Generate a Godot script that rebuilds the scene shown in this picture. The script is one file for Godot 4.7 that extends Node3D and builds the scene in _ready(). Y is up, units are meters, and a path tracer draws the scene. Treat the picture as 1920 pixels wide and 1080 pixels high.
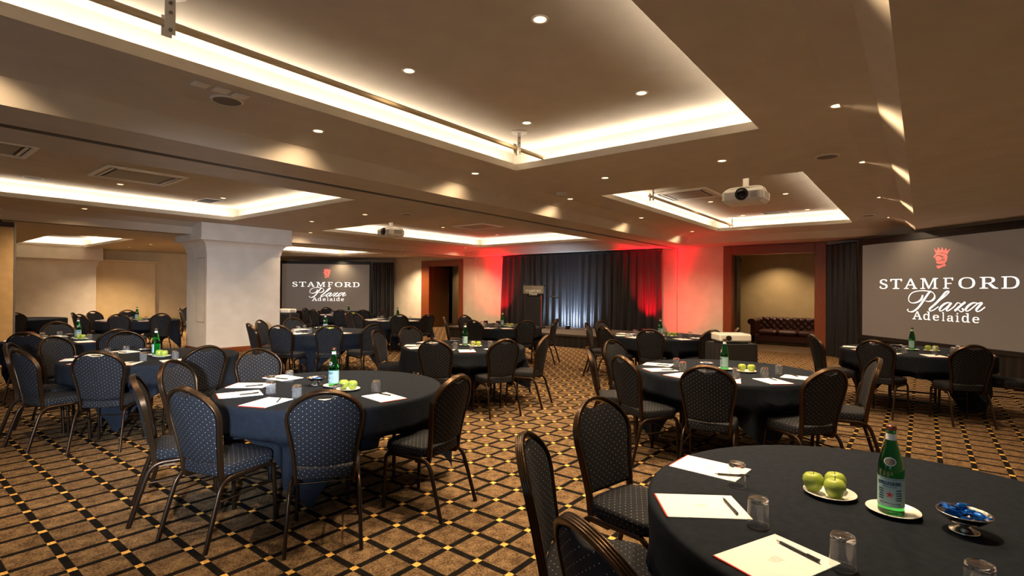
extends Node3D
# A hotel function room set cabaret-style: round tables in dark cloths, dotted banquet chairs, two projection screens, a draped stage.
# World: x to the right, -z along the room towards the stage wall, metres. The camera stands at the origin, 1.56 m up.

const EYE := 1.56
const LOW := 2.83      # lower perimeter ceiling
const SOF := 3.08      # soffit inside the trays
const UPP := 3.37      # ceiling of the lit coffers
const WSOF := 2.95     # soffit of the far left hall
const WARM := Color(1.0, 0.87, 0.70)
const COVE := Color(1.0, 0.95, 0.88)

var M := {}
var taken := {}
var rng := RandomNumberGenerator.new()

# ---------------------------------------------------------------- mesh helpers
class MB:
	var v := PackedVector3Array()
	var n := PackedVector3Array()
	var t := PackedVector2Array()
	var i := PackedInt32Array()

	func tri(a: Vector3, b: Vector3, c: Vector3, nn = null, ta := Vector2.ZERO, tb := Vector2.ZERO, tc := Vector2.ZERO) -> void:
		var k := v.size()
		var m: Vector3 = (c - a).cross(b - a).normalized() if nn == null else nn
		v.append_array([a, b, c]); n.append_array([m, m, m]); t.append_array([ta, tb, tc])
		if (c - a).cross(b - a).dot(m) < 0.0:
			i.append_array([k, k + 2, k + 1])
		else:
			i.append_array([k, k + 1, k + 2])

	func quad(a: Vector3, b: Vector3, c: Vector3, d: Vector3, nn = null) -> void:
		tri(a, b, c, nn, Vector2(0, 0), Vector2(1, 0), Vector2(1, 1))
		tri(a, c, d, nn, Vector2(0, 0), Vector2(1, 1), Vector2(0, 1))

	# rows of points; wu joins each row's end to its start, wv joins the last row to the first; a solid is turned outward by its volume
	func grid(rows: Array, wu := false, wv := false, solid := false, uvs = null) -> void:
		var R := rows.size(); var K: int = rows[0].size()
		var base := v.size()
		var acc := PackedVector3Array(); acc.resize(R * K)
		var f := PackedInt32Array()
		var rr := R if wv else R - 1
		var kk := K if wu else K - 1
		var vol := 0.0
		for r in rr:
			for k in kk:
				var r1 := (r + 1) % R; var k1 := (k + 1) % K
				var ia := r * K + k; var ib := r * K + k1; var ic := r1 * K + k1; var id := r1 * K + k
				var a: Vector3 = rows[r][k]; var b: Vector3 = rows[r][k1]; var c: Vector3 = rows[r1][k1]; var d: Vector3 = rows[r1][k]
				var m := (c - a).cross(d - b)
				acc[ia] += m; acc[ib] += m; acc[ic] += m; acc[id] += m
				vol += a.dot(b.cross(c)) + a.dot(c.cross(d))
				f.append_array([ia, ib, ic, ia, ic, id])
		# m points along the counter-clockwise normal; outward when the volume is positive
		var s := 1.0 if (vol >= 0.0 or not solid) else -1.0
		for r in R:
			for k in K:
				v.append(rows[r][k])
				var q := acc[r * K + k] * s
				n.append(q.normalized() if q.length_squared() > 1e-20 else Vector3.UP)
				t.append(uvs[r][k] if uvs != null else Vector2(float(k) / K, float(r) / R))
		for j in range(0, f.size(), 3):
			if s > 0.0:
				i.append_array([base + f[j], base + f[j + 2], base + f[j + 1]])
			else:
				i.append_array([base + f[j], base + f[j + 1], base + f[j + 2]])

	func box(lo: Vector3, hi: Vector3, bev := 0.0, xf := Transform3D.IDENTITY) -> void:
		var c := (lo + hi) / 2.0; var h := (hi - lo) / 2.0
		var b := minf(bev, minf(h.x, minf(h.y, h.z)) * 0.95)
		var p := func(sx, sy, sz, ax): # corner, kept at full size along axis ax
			var q := Vector3(sx * (h.x - (0.0 if ax == 0 else b)), sy * (h.y - (0.0 if ax == 1 else b)), sz * (h.z - (0.0 if ax == 2 else b)))
			return xf * (c + q)
		for s in [-1.0, 1.0]:
			quad(p.call(s, -1, -1, 0), p.call(s, 1, -1, 0), p.call(s, 1, 1, 0), p.call(s, -1, 1, 0), xf.basis * Vector3(s, 0, 0))
			quad(p.call(-1, s, -1, 1), p.call(1, s, -1, 1), p.call(1, s, 1, 1), p.call(-1, s, 1, 1), xf.basis * Vector3(0, s, 0))
			quad(p.call(-1, -1, s, 2), p.call(1, -1, s, 2), p.call(1, 1, s, 2), p.call(-1, 1, s, 2), xf.basis * Vector3(0, 0, s))
		if b <= 0.0:
			return
		for s in [-1.0, 1.0]:
			for q in [-1.0, 1.0]:
				quad(p.call(-1, s, q, 1), p.call(1, s, q, 1), p.call(1, s, q, 2), p.call(-1, s, q, 2), xf.basis * Vector3(0, s, q).normalized())
				quad(p.call(s, -1, q, 0), p.call(s, 1, q, 0), p.call(s, 1, q, 2), p.call(s, -1, q, 2), xf.basis * Vector3(s, 0, q).normalized())
				quad(p.call(s, q, -1, 0), p.call(s, q, 1, 0), p.call(s, q, 1, 1), p.call(s, q, -1, 1), xf.basis * Vector3(s, q, 0).normalized())
				for w in [-1.0, 1.0]:
					tri(p.call(s, q, w, 0), p.call(s, q, w, 1), p.call(s, q, w, 2), xf.basis * Vector3(s, q, w).normalized())

	# profile of (radius, height) turned about y; scale x and z to make ovals
	func lathe(prof: Array, seg := 24, at := Vector3.ZERO, solid := true, sx := 1.0, sz := 1.0) -> void:
		var rows := []
		for q in prof:
			var row := []
			for k in seg:
				var a := TAU * k / seg
				row.append(at + Vector3(cos(a) * q[0] * sx, q[1], sin(a) * q[0] * sz))
			rows.append(row)
		grid(rows, true, false, solid)

	# tube of a given section (list of Vector2) along a path, frames carried from the first one
	func sweep(path: Array, sect: Array, first: Vector3, closed := false, caps := true) -> void:
		var N := path.size(); var rows := []; var a := first
		for k in N:
			var tg: Vector3
			if closed:
				tg = (path[(k + 1) % N] - path[(k + N - 1) % N]).normalized()
			else:
				tg = (path[mini(k + 1, N - 1)] - path[maxi(k - 1, 0)]).normalized()
			a = (a - tg * a.dot(tg)).normalized()
			var b := tg.cross(a)
			var row := []
			for q in sect:
				row.append(path[k] + a * q.x + b * q.y)
			rows.append(row)
		if caps and not closed:
			var c0 := []; var c1 := []
			for q in sect:
				c0.append(path[0]); c1.append(path[N - 1])
			rows.push_front(rows[0].duplicate()); rows.push_front(c0)
			rows.append(rows[-1].duplicate()); rows.append(c1)
		grid(rows, true, closed, true)

	func tube(path: Array, r: float, seg := 8, first := Vector3(0.3, 0.9, 0.31)) -> void:
		sweep(path, ring(r, r, seg), first)

	func ring(rx: float, ry: float, seg: int) -> Array:
		var s := []
		for k in seg:
			s.append(Vector2(cos(TAU * k / seg) * rx, sin(TAU * k / seg) * ry))
		return s

	# flat outline (Vector2 list) pushed out by depth along z
	func extrude(poly: PackedVector2Array, depth: float, xf := Transform3D.IDENTITY) -> void:
		var ids := Geometry2D.triangulate_polygon(poly)
		for z in [0.0, depth]:
			var nn := xf.basis * Vector3(0, 0, 1 if z == depth else -1)
			for k in range(0, ids.size(), 3):
				tri(xf * Vector3(poly[ids[k]].x, poly[ids[k]].y, z), xf * Vector3(poly[ids[k + 1]].x, poly[ids[k + 1]].y, z), xf * Vector3(poly[ids[k + 2]].x, poly[ids[k + 2]].y, z), nn)
		var cw := Geometry2D.is_polygon_clockwise(poly)
		for k in poly.size():
			var a := poly[k]; var b := poly[(k + 1) % poly.size()]
			var o := Vector3((b - a).y, -(b - a).x, 0).normalized() * (-1.0 if cw else 1.0)
			quad(xf * Vector3(a.x, a.y, 0), xf * Vector3(b.x, b.y, 0), xf * Vector3(b.x, b.y, depth), xf * Vector3(a.x, a.y, depth), xf.basis * o)

	# faces and normals the other way round
	func turned() -> MB:
		for k in n.size():
			n[k] = -n[k]
		for k in range(0, i.size(), 3):
			var q := i[k]; i[k] = i[k + 1]; i[k + 1] = q
		return self

	func done() -> ArrayMesh:
		var arr := []; arr.resize(Mesh.ARRAY_MAX)
		arr[Mesh.ARRAY_VERTEX] = v; arr[Mesh.ARRAY_NORMAL] = n; arr[Mesh.ARRAY_TEX_UV] = t; arr[Mesh.ARRAY_INDEX] = i
		var m := ArrayMesh.new(); m.add_surface_from_arrays(Mesh.PRIMITIVE_TRIANGLES, arr)
		return m

func numbered(called: String) -> String:
	if not taken.has(called):
		taken[called] = 0
		return called
	taken[called] += 1
	return "%s_%03d" % [called, taken[called]]

func tag(o: Node, label: String, category: String, group := "") -> void:
	o.set_meta("label", label); o.set_meta("category", category)
	if group != "":
		o.set_meta("group", group)

func thing(called: String, label: String, category: String, at := Vector3.ZERO, turn := 0.0, group := "") -> Node3D:
	var o := Node3D.new(); o.name = numbered(called); add_child(o)
	o.position = at; o.rotation.y = turn
	tag(o, label, category, group)
	return o

func part(called: String, mesh, mat: Material, parent: Node) -> MeshInstance3D:
	var o := MeshInstance3D.new(); o.name = called
	o.mesh = mesh.done() if mesh is MB else mesh
	o.material_override = mat
	o.cast_shadow = GeometryInstance3D.SHADOW_CASTING_SETTING_ON
	parent.add_child(o, true)
	return o

func solo(called: String, mesh, mat: Material, label: String, category: String, at := Vector3.ZERO, turn := 0.0, group := "") -> MeshInstance3D:
	var o := part(numbered(called), mesh, mat, self)
	o.position = at; o.rotation.y = turn
	tag(o, label, category, group)
	return o

func struct(called: String, mesh, mat: Material) -> MeshInstance3D:
	var o := part(called, mesh, mat, self)
	o.set_meta("kind", "structure")
	return o

func struct_root(called: String) -> Node3D:
	var o := Node3D.new(); o.name = called; add_child(o); o.set_meta("kind", "structure")
	return o

func copy_of(o: Node3D, called: String, label: String, at: Vector3, turn: float, group := "") -> Node3D:
	var r: Node3D = o.duplicate(); r.name = numbered(called); add_child(r)
	r.position = at; r.rotation.y = turn
	r.set_meta("label", label)
	if group != "":
		r.set_meta("group", group)
	return r

func bx(lo: Vector3, hi: Vector3, bev := 0.0) -> MB:
	var m := MB.new(); m.box(lo, hi, bev); return m

func smooth_path(pts: Array, steps := 5) -> Array:
	var out := []
	for k in pts.size() - 1:
		var p0: Vector3 = pts[maxi(k - 1, 0)]; var p1: Vector3 = pts[k]; var p2: Vector3 = pts[k + 1]; var p3: Vector3 = pts[mini(k + 2, pts.size() - 1)]
		for s in steps:
			out.append(p1.cubic_interpolate(p2, p0, p3, float(s) / steps))
	out.append(pts[-1])
	return out

func flat_path(nums: Array, steps := 5) -> Array:
	var pts := []
	for k in range(0, nums.size(), 2):
		pts.append(Vector3(nums[k], nums[k + 1], 0))
	return smooth_path(pts, steps)

# ---------------------------------------------------------------- materials
func mat(c: Color, rough := 0.8, metal := 0.0) -> StandardMaterial3D:
	var m := StandardMaterial3D.new()
	m.albedo_color = c; m.roughness = rough; m.metallic = metal
	return m

func grain(m: StandardMaterial3D, scale: float, lo: Color, hi: Color, size := 256, freq := 0.03, stretch := Vector3.ONE) -> StandardMaterial3D:
	var nz := FastNoiseLite.new(); nz.seed = 7; nz.frequency = freq; nz.fractal_octaves = 4
	var im := nz.get_seamless_image(size, size)
	im.convert(Image.FORMAT_RGB8)
	for y in size:
		for x in size:
			im.set_pixel(x, y, lo.lerp(hi, im.get_pixel(x, y).r))
	m.albedo_color = Color.WHITE
	m.albedo_texture = ImageTexture.create_from_image(im)
	m.uv1_triplanar = true; m.uv1_world_triplanar = true
	m.uv1_scale = stretch * scale
	return m

func glow(c: Color, e: float) -> StandardMaterial3D:
	var m := mat(c, 0.6)
	m.emission_enabled = true; m.emission = c; m.emission_energy_multiplier = e
	return m

func carpet() -> StandardMaterial3D:
	# eight by eight woven squares: brown mottled fields, near-black lines, gold where the lines cross
	var S := 1024; var per := 128
	var nz := FastNoiseLite.new(); nz.seed = 3; nz.frequency = 0.02; nz.fractal_octaves = 4
	var n1 := nz.get_seamless_image(S, S)
	nz.seed = 11; nz.frequency = 0.11
	var n2 := nz.get_seamless_image(S, S)
	n1.convert(Image.FORMAT_L8); n2.convert(Image.FORMAT_L8)
	var a := n1.get_data(); var b := n2.get_data()
	var out := PackedByteArray(); out.resize(S * S * 3)
	var fa := Color(0.275, 0.21, 0.145); var fb := Color(0.505, 0.41, 0.295)
	var dk := Color(0.075, 0.065, 0.06); var go := Color(0.82, 0.63, 0.33)
	for y in S:
		var dy := absi((y + per / 2) % per - per / 2)
		for x in S:
			var k := y * S + x
			var dx := absi((x + per / 2) % per - per / 2)
			var f := clampf((a[k] / 255.0 - 0.5) * 1.1 + (b[k] / 255.0 - 0.5) * 1.5 + 0.55, 0.0, 1.0)
			var c := fa.lerp(fb, f)
			var w := 11 + (b[k] >> 7)
			if dx < w and dy < w:
				c = go * (0.85 + 0.3 * f)
			elif dx < w or dy < w:
				c = dk * (0.8 + 0.6 * f)
			out[k * 3] = int(c.r * 255); out[k * 3 + 1] = int(c.g * 255); out[k * 3 + 2] = int(c.b * 255)
	var im := Image.create_from_data(S, S, false, Image.FORMAT_RGB8, out)
	im.generate_mipmaps()
	var m := mat(Color.WHITE, 0.95)
	m.albedo_texture = ImageTexture.create_from_image(im)
	m.metallic_specular = 0.15
	return m

func dotted() -> StandardMaterial3D:
	# charcoal upholstery with a staggered pin dot; one repeat is 45 by 34 mm
	var im := Image.create(128, 96, false, Image.FORMAT_RGB8)
	rng.seed = 5
	for y in 96:
		for x in 128:
			var f := 0.85 + 0.3 * rng.randf()
			im.set_pixel(x, y, Color(0.10 * f, 0.103 * f, 0.118 * f))
	for c in [Vector2(32, 24), Vector2(96, 72)]:
		for y in range(-8, 9):
			for x in range(-8, 9):
				if x * x + y * y <= 22:
					im.set_pixel(int(c.x) + x, int(c.y) + y, Color(0.86, 0.85, 0.82))
	var m := mat(Color.WHITE, 0.8)
	m.albedo_texture = ImageTexture.create_from_image(im)
	m.metallic_specular = 0.3
	return m

func materials() -> void:
	M.ceiling = grain(mat(Color.WHITE, 0.9), 0.6, Color(0.72, 0.68, 0.615), Color(0.76, 0.72, 0.655), 128)
	M.wall = grain(mat(Color.WHITE, 0.85), 0.5, Color(0.80, 0.76, 0.69), Color(0.85, 0.81, 0.75), 128)
	M.cream = grain(mat(Color.WHITE, 0.85), 0.5, Color(0.80, 0.70, 0.52), Color(0.84, 0.74, 0.56), 128)
	M.wood = grain(mat(Color.WHITE, 0.4), 1.0, Color(0.42, 0.20, 0.085), Color(0.56, 0.29, 0.135), 256, 0.02, Vector3(9, 0.6, 9))
	M.darkwood = grain(mat(Color.WHITE, 0.5), 1.0, Color(0.16, 0.09, 0.05), Color(0.24, 0.14, 0.08), 128, 0.02, Vector3(9, 0.6, 9))
	M.door = grain(mat(Color.WHITE, 0.45), 1.0, Color(0.36, 0.24, 0.12), Color(0.46, 0.31, 0.17), 128, 0.02, Vector3(9, 0.6, 9))
	M.lobby_floor = grain(mat(Color.WHITE, 0.4), 0.8, Color(0.30, 0.21, 0.12), Color(0.37, 0.265, 0.155), 128)
	M.carpet = carpet()
	M.fabric = dotted()
	M.frame = mat(Color(0.27, 0.20, 0.135), 0.3, 0.85)
	M.leg = mat(Color(0.22, 0.16, 0.11), 0.33, 0.8)
	M.cloth = grain(mat(Color.WHITE, 0.78), 3.0, Color(0.10, 0.115, 0.14), Color(0.132, 0.148, 0.176), 128, 0.05)
	M.cloth.metallic_specular = 0.15
	M.black = mat(Color(0.035, 0.035, 0.04), 0.5)
	M.blackmetal = mat(Color(0.045, 0.045, 0.05), 0.45, 0.3)
	M.drape = mat(Color(0.06, 0.06, 0.07), 0.45)
	M.drape.rim_enabled = true; M.drape.rim = 0.2; M.drape.rim_tint = 0.3
	M.paper = mat(Color(0.94, 0.93, 0.91), 0.8)
	M.red_edge = mat(Color(0.80, 0.22, 0.16), 0.7)
	M.pinkprint = mat(Color(0.95, 0.84, 0.81), 0.8)
	M.pen = mat(Color(0.06, 0.06, 0.065), 0.35)
	M.chrome = mat(Color(0.80, 0.79, 0.77), 0.16, 1.0)
	M.china = mat(Color(0.90, 0.885, 0.85), 0.22)
	M.apple = grain(mat(Color.WHITE, 0.3), 14.0, Color(0.56, 0.64, 0.22), Color(0.66, 0.72, 0.32), 128, 0.05)
	M.apple.uv1_world_triplanar = false
	M.stem = mat(Color(0.25, 0.17, 0.08), 0.8)
	M.glass = mat(Color(1, 1, 1, 0.0), 0.02)
	M.glass.refraction_enabled = true; M.glass.refraction_scale = 0.05
	M.glass.transparency = BaseMaterial3D.TRANSPARENCY_ALPHA
	M.thin_glass = mat(Color(1, 1, 1, 0.05), 0.02)
	M.thin_glass.transparency = BaseMaterial3D.TRANSPARENCY_ALPHA
	M.green = mat(Color(0.24, 0.72, 0.36, 0.0), 0.03)
	M.green.refraction_enabled = true; M.green.refraction_scale = 0.04
	M.green.transparency = BaseMaterial3D.TRANSPARENCY_ALPHA
	M.label = mat(Color(0.60, 0.74, 0.74), 0.6)
	M.label_dark = mat(Color(0.10, 0.20, 0.27), 0.6)
	M.label_white = mat(Color(0.86, 0.87, 0.85), 0.6)
	M.label_red = mat(Color(0.82, 0.17, 0.12), 0.6)
	M.foil = mat(Color(0.03, 0.36, 0.74), 0.22, 0.55)
	M.white = mat(Color(0.86, 0.84, 0.80), 0.5)
	M.rail = mat(Color(0.80, 0.72, 0.58), 0.4)
	M.grey = mat(Color(0.42, 0.40, 0.37), 0.6)
	M.grille = mat(Color(0.56, 0.54, 0.50), 0.6)
	M.darkgrey = mat(Color(0.13, 0.125, 0.12), 0.6)
	M.lens = mat(Color(0.02, 0.02, 0.03), 0.06)
	M.leather = grain(mat(Color.WHITE, 0.32), 3.0, Color(0.20, 0.085, 0.05), Color(0.30, 0.135, 0.08), 128, 0.05)
	M.panel = grain(mat(Color.WHITE, 0.7), 1.0, Color(0.68, 0.55, 0.36), Color(0.74, 0.61, 0.42), 128)
	M.alu = mat(Color(0.55, 0.53, 0.50), 0.35, 0.8)
	M.lamp = glow(Color(1.0, 0.86, 0.62), 6.0)
	M.led = glow(COVE, 3.0)
	M.stage_carpet = grain(mat(Color.WHITE, 0.95), 4.0, Color(0.20, 0.17, 0.15), Color(0.27, 0.235, 0.205), 128, 0.08)
	M.screen = glow(Color(0.45, 0.385, 0.33), 0.42)
	M.screen.albedo_color = Color(0.36, 0.34, 0.32)
	M.screen_text = glow(Color(1, 1, 0.98), 1.05)
	M.screen_red = glow(Color(0.95, 0.42, 0.38), 0.95)
	M.redlamp = glow(Color(1.0, 0.03, 0.10), 3.0)
	M.coollamp = glow(Color(0.8, 0.88, 1.0), 3.0)
	M.blind = glow(Color(0.80, 0.90, 1.0), 1.0)

# ---------------------------------------------------------------- light helpers
func spot(parent: Node3D, at: Vector3, towards: Vector3, c: Color, e: float, angle: float, blend := 0.6, size := 0.04) -> SpotLight3D:
	var l := SpotLight3D.new(); l.name = "beam"
	parent.add_child(l, true)
	l.position = at
	var up := Vector3.FORWARD if absf(towards.normalized().y) > 0.95 else Vector3.UP
	l.basis = Basis.looking_at(towards, up)
	l.light_color = c; l.light_energy = e; l.spot_angle = angle; l.spot_angle_attenuation = blend
	l.spot_range = 30.0; l.spot_attenuation = 2.0; l.light_size = size; l.shadow_enabled = true
	return l

func area(parent: Node3D, at: Vector3, towards: Vector3, size: Vector2, c: Color, e: float) -> AreaLight3D:
	var l := AreaLight3D.new(); l.name = "glow"
	parent.add_child(l, true)
	l.position = at
	var up := Vector3.FORWARD if absf(towards.normalized().y) > 0.95 else Vector3.UP
	l.basis = Basis.looking_at(towards, up)
	l.area_size = size; l.light_color = c; l.light_energy = e
	l.area_range = 30.0; l.area_attenuation = 2.0
	l.shadow_enabled = true
	return l

# ---------------------------------------------------------------- main
func _ready() -> void:
	# camera
	var cam := Camera3D.new(); cam.name = "camera"
	add_child(cam)
	cam.basis = Basis(Vector3(0.785428, 0.007462, -0.618908), Vector3(-0.003167, 0.999963, 0.008038), Vector3(0.618945, -0.004353, 0.785422)).orthonormalized()
	cam.position = Vector3(0, EYE, 0)
	cam.fov = 57.852; cam.near = 0.05; cam.far = 120.0; cam.current = true
	# surroundings: a closed room, nothing outside
	var we := WorldEnvironment.new(); we.name = "surroundings"
	var e := Environment.new()
	e.background_mode = Environment.BG_COLOR; e.background_color = Color.BLACK
	e.tonemap_mode = Environment.TONE_MAPPER_LINEAR
	e.tonemap_exposure = 1.0
	e.sdfgi_enabled = true; e.ssao_enabled = true; e.ssil_enabled = true
	we.environment = e; add_child(we)

	materials()
	shell()
	ceilings()
	downlights()
	stage()
	screens()
	doors_and_lobby()
	furniture()
	ceiling_things()
	flash_head()

# ---------------------------------------------------------------- the room
func plate(x0: float, x1: float, z0: float, z1: float, y0: float, y1: float, holes: Array) -> MB:
	var m := MB.new()
	var xs := [x0, x1]; var zs := [z0, z1]
	for h in holes:
		xs.append_array([h[0], h[1]]); zs.append_array([h[2], h[3]])
	xs.sort(); zs.sort()
	for a in xs.size() - 1:
		for b in zs.size() - 1:
			if xs[a + 1] - xs[a] < 1e-4 or zs[b + 1] - zs[b] < 1e-4:
				continue
			var c := Vector2((xs[a] + xs[a + 1]) / 2, (zs[b] + zs[b + 1]) / 2)
			var inside := false
			for h in holes:
				inside = inside or (c.x > h[0] and c.x < h[1] and c.y > h[2] and c.y < h[3])
			if not inside:
				m.box(Vector3(xs[a], y0, zs[b]), Vector3(xs[a + 1], y1, zs[b + 1]))
	return m

func shell() -> void:
	var f := MB.new()
	var X0 := -24.2; var X1 := 2.5; var Z0 := -15.0; var Z1 := 4.3
	var uv := func(x: float, z: float) -> Vector2: return Vector2((x + 2.491) / (0.2385 * 8.0), (z + 2.249) / (0.2465 * 8.0))
	var a := Vector3(X0, 0, Z0); var b := Vector3(X1, 0, Z0); var c := Vector3(X1, 0, Z1); var d := Vector3(X0, 0, Z1)
	f.tri(a, b, c, Vector3.UP, uv.call(X0, Z0), uv.call(X1, Z0), uv.call(X1, Z1))
	f.tri(a, c, d, Vector3.UP, uv.call(X0, Z0), uv.call(X1, Z1), uv.call(X0, Z1))
	struct("floor", f, M.carpet)
	struct("floor_slab", bx(Vector3(X0, -0.2, -18.6), Vector3(X1, -0.012, Z1)), M.darkgrey)
	# stage wall with its two openings
	var nw := MB.new()
	for s in [[-24.2, -16.69, 0.0, 3.5], [-16.69, -14.28, 2.77, 3.5], [-14.28, -4.34, 0.0, 3.5], [-4.34, -1.88, 2.82, 3.5], [-1.88, 2.5, 0.0, 3.5]]:
		nw.box(Vector3(s[0], s[2], -15.2), Vector3(s[1], s[3], -15.0))
	struct("wall_north", nw, M.wall)
	struct("wall_east", bx(Vector3(2.3, 0, -15.2), Vector3(2.5, 3.5, 4.3)), M.wall)
	struct("wall_west", bx(Vector3(-24.2, 0, -15.2), Vector3(-23.9, 3.5, 4.3)), M.cream)
	# south wall, behind the camera, with tall windows that let in a little grey daylight
	struct("wall_south", south_wall(), M.wall)
	struct("trim_1", bx(Vector3(-5.655, 0.12, -15.002), Vector3(-5.645, LOW, -14.994)), M.grey)
	struct("trim_2", bx(Vector3(-13.64, 0.12, -15.0), Vector3(-13.60, LOW, -14.97), 0.004), M.wall)
	# skirting boards
	var bn := MB.new()
	for s in [[-24.0, -16.69], [-14.28, -12.5], [-5.8, -4.34], [-1.88, 2.3]]:
		bn.box(Vector3(s[0], 0, -15.0), Vector3(s[1], 0.14, -14.98), 0.004)
	struct("baseboard_north", bn, M.wood)
	struct("baseboard_west", bx(Vector3(-23.9, 0, -15.0), Vector3(-23.88, 0.16, -7.5), 0.004), M.wood)
	# far left: a broad pier with a flared head, and a shallow pilaster with a moulded cap
	var pier := struct_root("wall_pier")
	part("shaft", capital_block(-23.9, -23.3, -5.45, 4.2, 2.30, 2.52, WSOF, 0.16), M.wall, pier)
	part("skirting", bx(Vector3(-23.9, 0, -5.47), Vector3(-23.28, 0.16, 4.2), 0.004), M.wood, pier)
	var pil := struct_root("wall_pilaster")
	part("shaft", bx(Vector3(-23.9, 0, -7.4), Vector3(-23.6, 2.50, -5.5), 0.01), M.cream, pil)
	part("cap", bx(Vector3(-23.92, 2.50, -7.46), Vector3(-23.52, 2.58, -5.46), 0.015), M.cream, pil)
	part("skirting", bx(Vector3(-23.9, 0, -7.42), Vector3(-23.58, 0.16, -5.5), 0.004), M.wood, pil)
	# the white pillar between the halls
	var col := struct_root("wall_pillar")
	part("shaft", capital_block(-14.36, -13.2, -6.95, -5.17, 2.44, 2.68, SOF, 0.2), M.wall, col)
	part("skirting", bx(Vector3(-14.38, 0, -6.97), Vector3(-13.18, 0.13, -5.15), 0.004), M.wood, col)
	var hatch := MB.new()
	for s in [[-13.75, -13.73, 0.75, 2.28], [-13.32, -13.30, 0.75, 2.28]]:
		hatch.box(Vector3(s[0], s[2], -5.172), Vector3(s[1], s[3], -5.164))
	hatch.box(Vector3(-13.75, 2.27, -5.172), Vector3(-13.30, 2.285, -5.164)); hatch.box(Vector3(-13.75, 0.74, -5.172), Vector3(-13.30, 0.755, -5.164))
	part("access_panel_trim", hatch, M.panel, col)

func capital_block(x0: float, x1: float, z0: float, z1: float, y1: float, y2: float, y3: float, out: float) -> MB:
	var m := MB.new()
	var rows := []
	var prof := [[0.0, 0.0], [0.0, y1 - 0.03], [0.015, y1 - 0.03], [0.015, y1], [0.02, y1 + 0.001]]
	for k in 7:
		var a := PI / 2 * k / 6.0
		prof.append([0.02 + (out - 0.02) * (1.0 - cos(a)), y1 + (y2 - y1) * sin(a)])
	prof.append_array([[out + 0.015, y2], [out + 0.015, y2 + 0.04], [out, y2 + 0.04], [out, y3]])
	for k in prof.size() - 1:
		var p = prof[k]; var q = prof[k + 1]
		var P := [Vector3(x0 - p[0], p[1], z0 - p[0]), Vector3(x1 + p[0], p[1], z0 - p[0]), Vector3(x1 + p[0], p[1], z1 + p[0]), Vector3(x0 - p[0], p[1], z1 + p[0])]
		var Q := [Vector3(x0 - q[0], q[1], z0 - q[0]), Vector3(x1 + q[0], q[1], z0 - q[0]), Vector3(x1 + q[0], q[1], z1 + q[0]), Vector3(x0 - q[0], q[1], z1 + q[0])]
		for s in 4:
			var s1 := (s + 1) % 4
			var o := [Vector3(0, 0, -1), Vector3(1, 0, 0), Vector3(0, 0, 1), Vector3(-1, 0, 0)][s] as Vector3
			var nn: Vector3 = (Q[s] - P[s]).cross(P[s1] - P[s])
			if nn.length() < 1e-9:
				continue
			nn = nn.normalized()
			if nn.dot(o) < -1e-4 or (absf(nn.dot(o)) <= 1e-4 and nn.y * (q[0] - p[0]) > 0.0):
				nn = -nn
			m.quad(P[s], P[s1], Q[s1], Q[s], nn)
	return m

func south_wall() -> MB:
	var m := MB.new()
	var xs := [-24.2]
	for k in WIN.size():
		xs.append_array([WIN[k] - 0.8, WIN[k] + 0.8])
	xs.append(2.5)
	for k in range(0, xs.size(), 2):
		m.box(Vector3(xs[k], 0, 4.1), Vector3(xs[k + 1], 3.5, 4.3))
	for w in WIN:
		m.box(Vector3(w - 0.8, 0, 4.1), Vector3(w + 0.8, 0.5, 4.3))
		m.box(Vector3(w - 0.8, 2.5, 4.1), Vector3(w + 0.8, 3.5, 4.3))
	return m

const WIN := [-6.5, -3.6, -0.7]

func coffer(root: Node3D, x0: float, x1: float, z0: float, z1: float, base: float, power: float) -> void:
	var top := base + UPP - SOF
	var o := 0.22; var lip := 0.08; var t := 0.025
	var m := MB.new()
	m.box(Vector3(x0 - t, base + 0.03, z0 - t), Vector3(x0, base + lip, z1 + t)); m.box(Vector3(x1, base + 0.03, z0 - t), Vector3(x1 + t, base + lip, z1 + t))
	m.box(Vector3(x0, base + 0.03, z0 - t), Vector3(x1, base + lip, z0)); m.box(Vector3(x0, base + 0.03, z1), Vector3(x1, base + lip, z1 + t))
	part("coffer_lip", m, M.ceiling, root)
	m = MB.new()
	m.box(Vector3(x0 - o - 0.1, base + 0.028, z0 - o - 0.1), Vector3(x0 - o, top, z1 + o + 0.1)); m.box(Vector3(x1 + o, base + 0.028, z0 - o - 0.1), Vector3(x1 + o + 0.1, top, z1 + o + 0.1))
	m.box(Vector3(x0 - o, base + 0.028, z0 - o - 0.1), Vector3(x1 + o, top, z0 - o)); m.box(Vector3(x0 - o, base + 0.028, z1 + o), Vector3(x1 + o, top, z1 + o + 0.1))
	part("coffer_wall", m, M.ceiling, root)
	part("coffer_top", bx(Vector3(x0 - o - 0.1, top, z0 - o - 0.1), Vector3(x1 + o + 0.1, top + 0.1, z1 + o + 0.1)), M.ceiling, root)
	var y := base + 0.034
	for s in [[x0 - 0.11, (z0 + z1) / 2, 0.05, z1 - z0], [x1 + 0.11, (z0 + z1) / 2, 0.05, z1 - z0], [(x0 + x1) / 2, z0 - 0.11, x1 - x0, 0.05], [(x0 + x1) / 2, z1 + 0.11, x1 - x0, 0.05]]:
		var g := part("cove_light_strip", bx(Vector3(s[0] - s[2] / 2, y, s[1] - s[3] / 2), Vector3(s[0] + s[2] / 2, y + 0.015, s[1] + s[3] / 2)), M.led, root)
		area(g, Vector3(s[0], y + 0.02, s[1]), Vector3.UP, Vector2(s[2], s[3]), COVE, power * maxf(s[2], s[3]))

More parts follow.
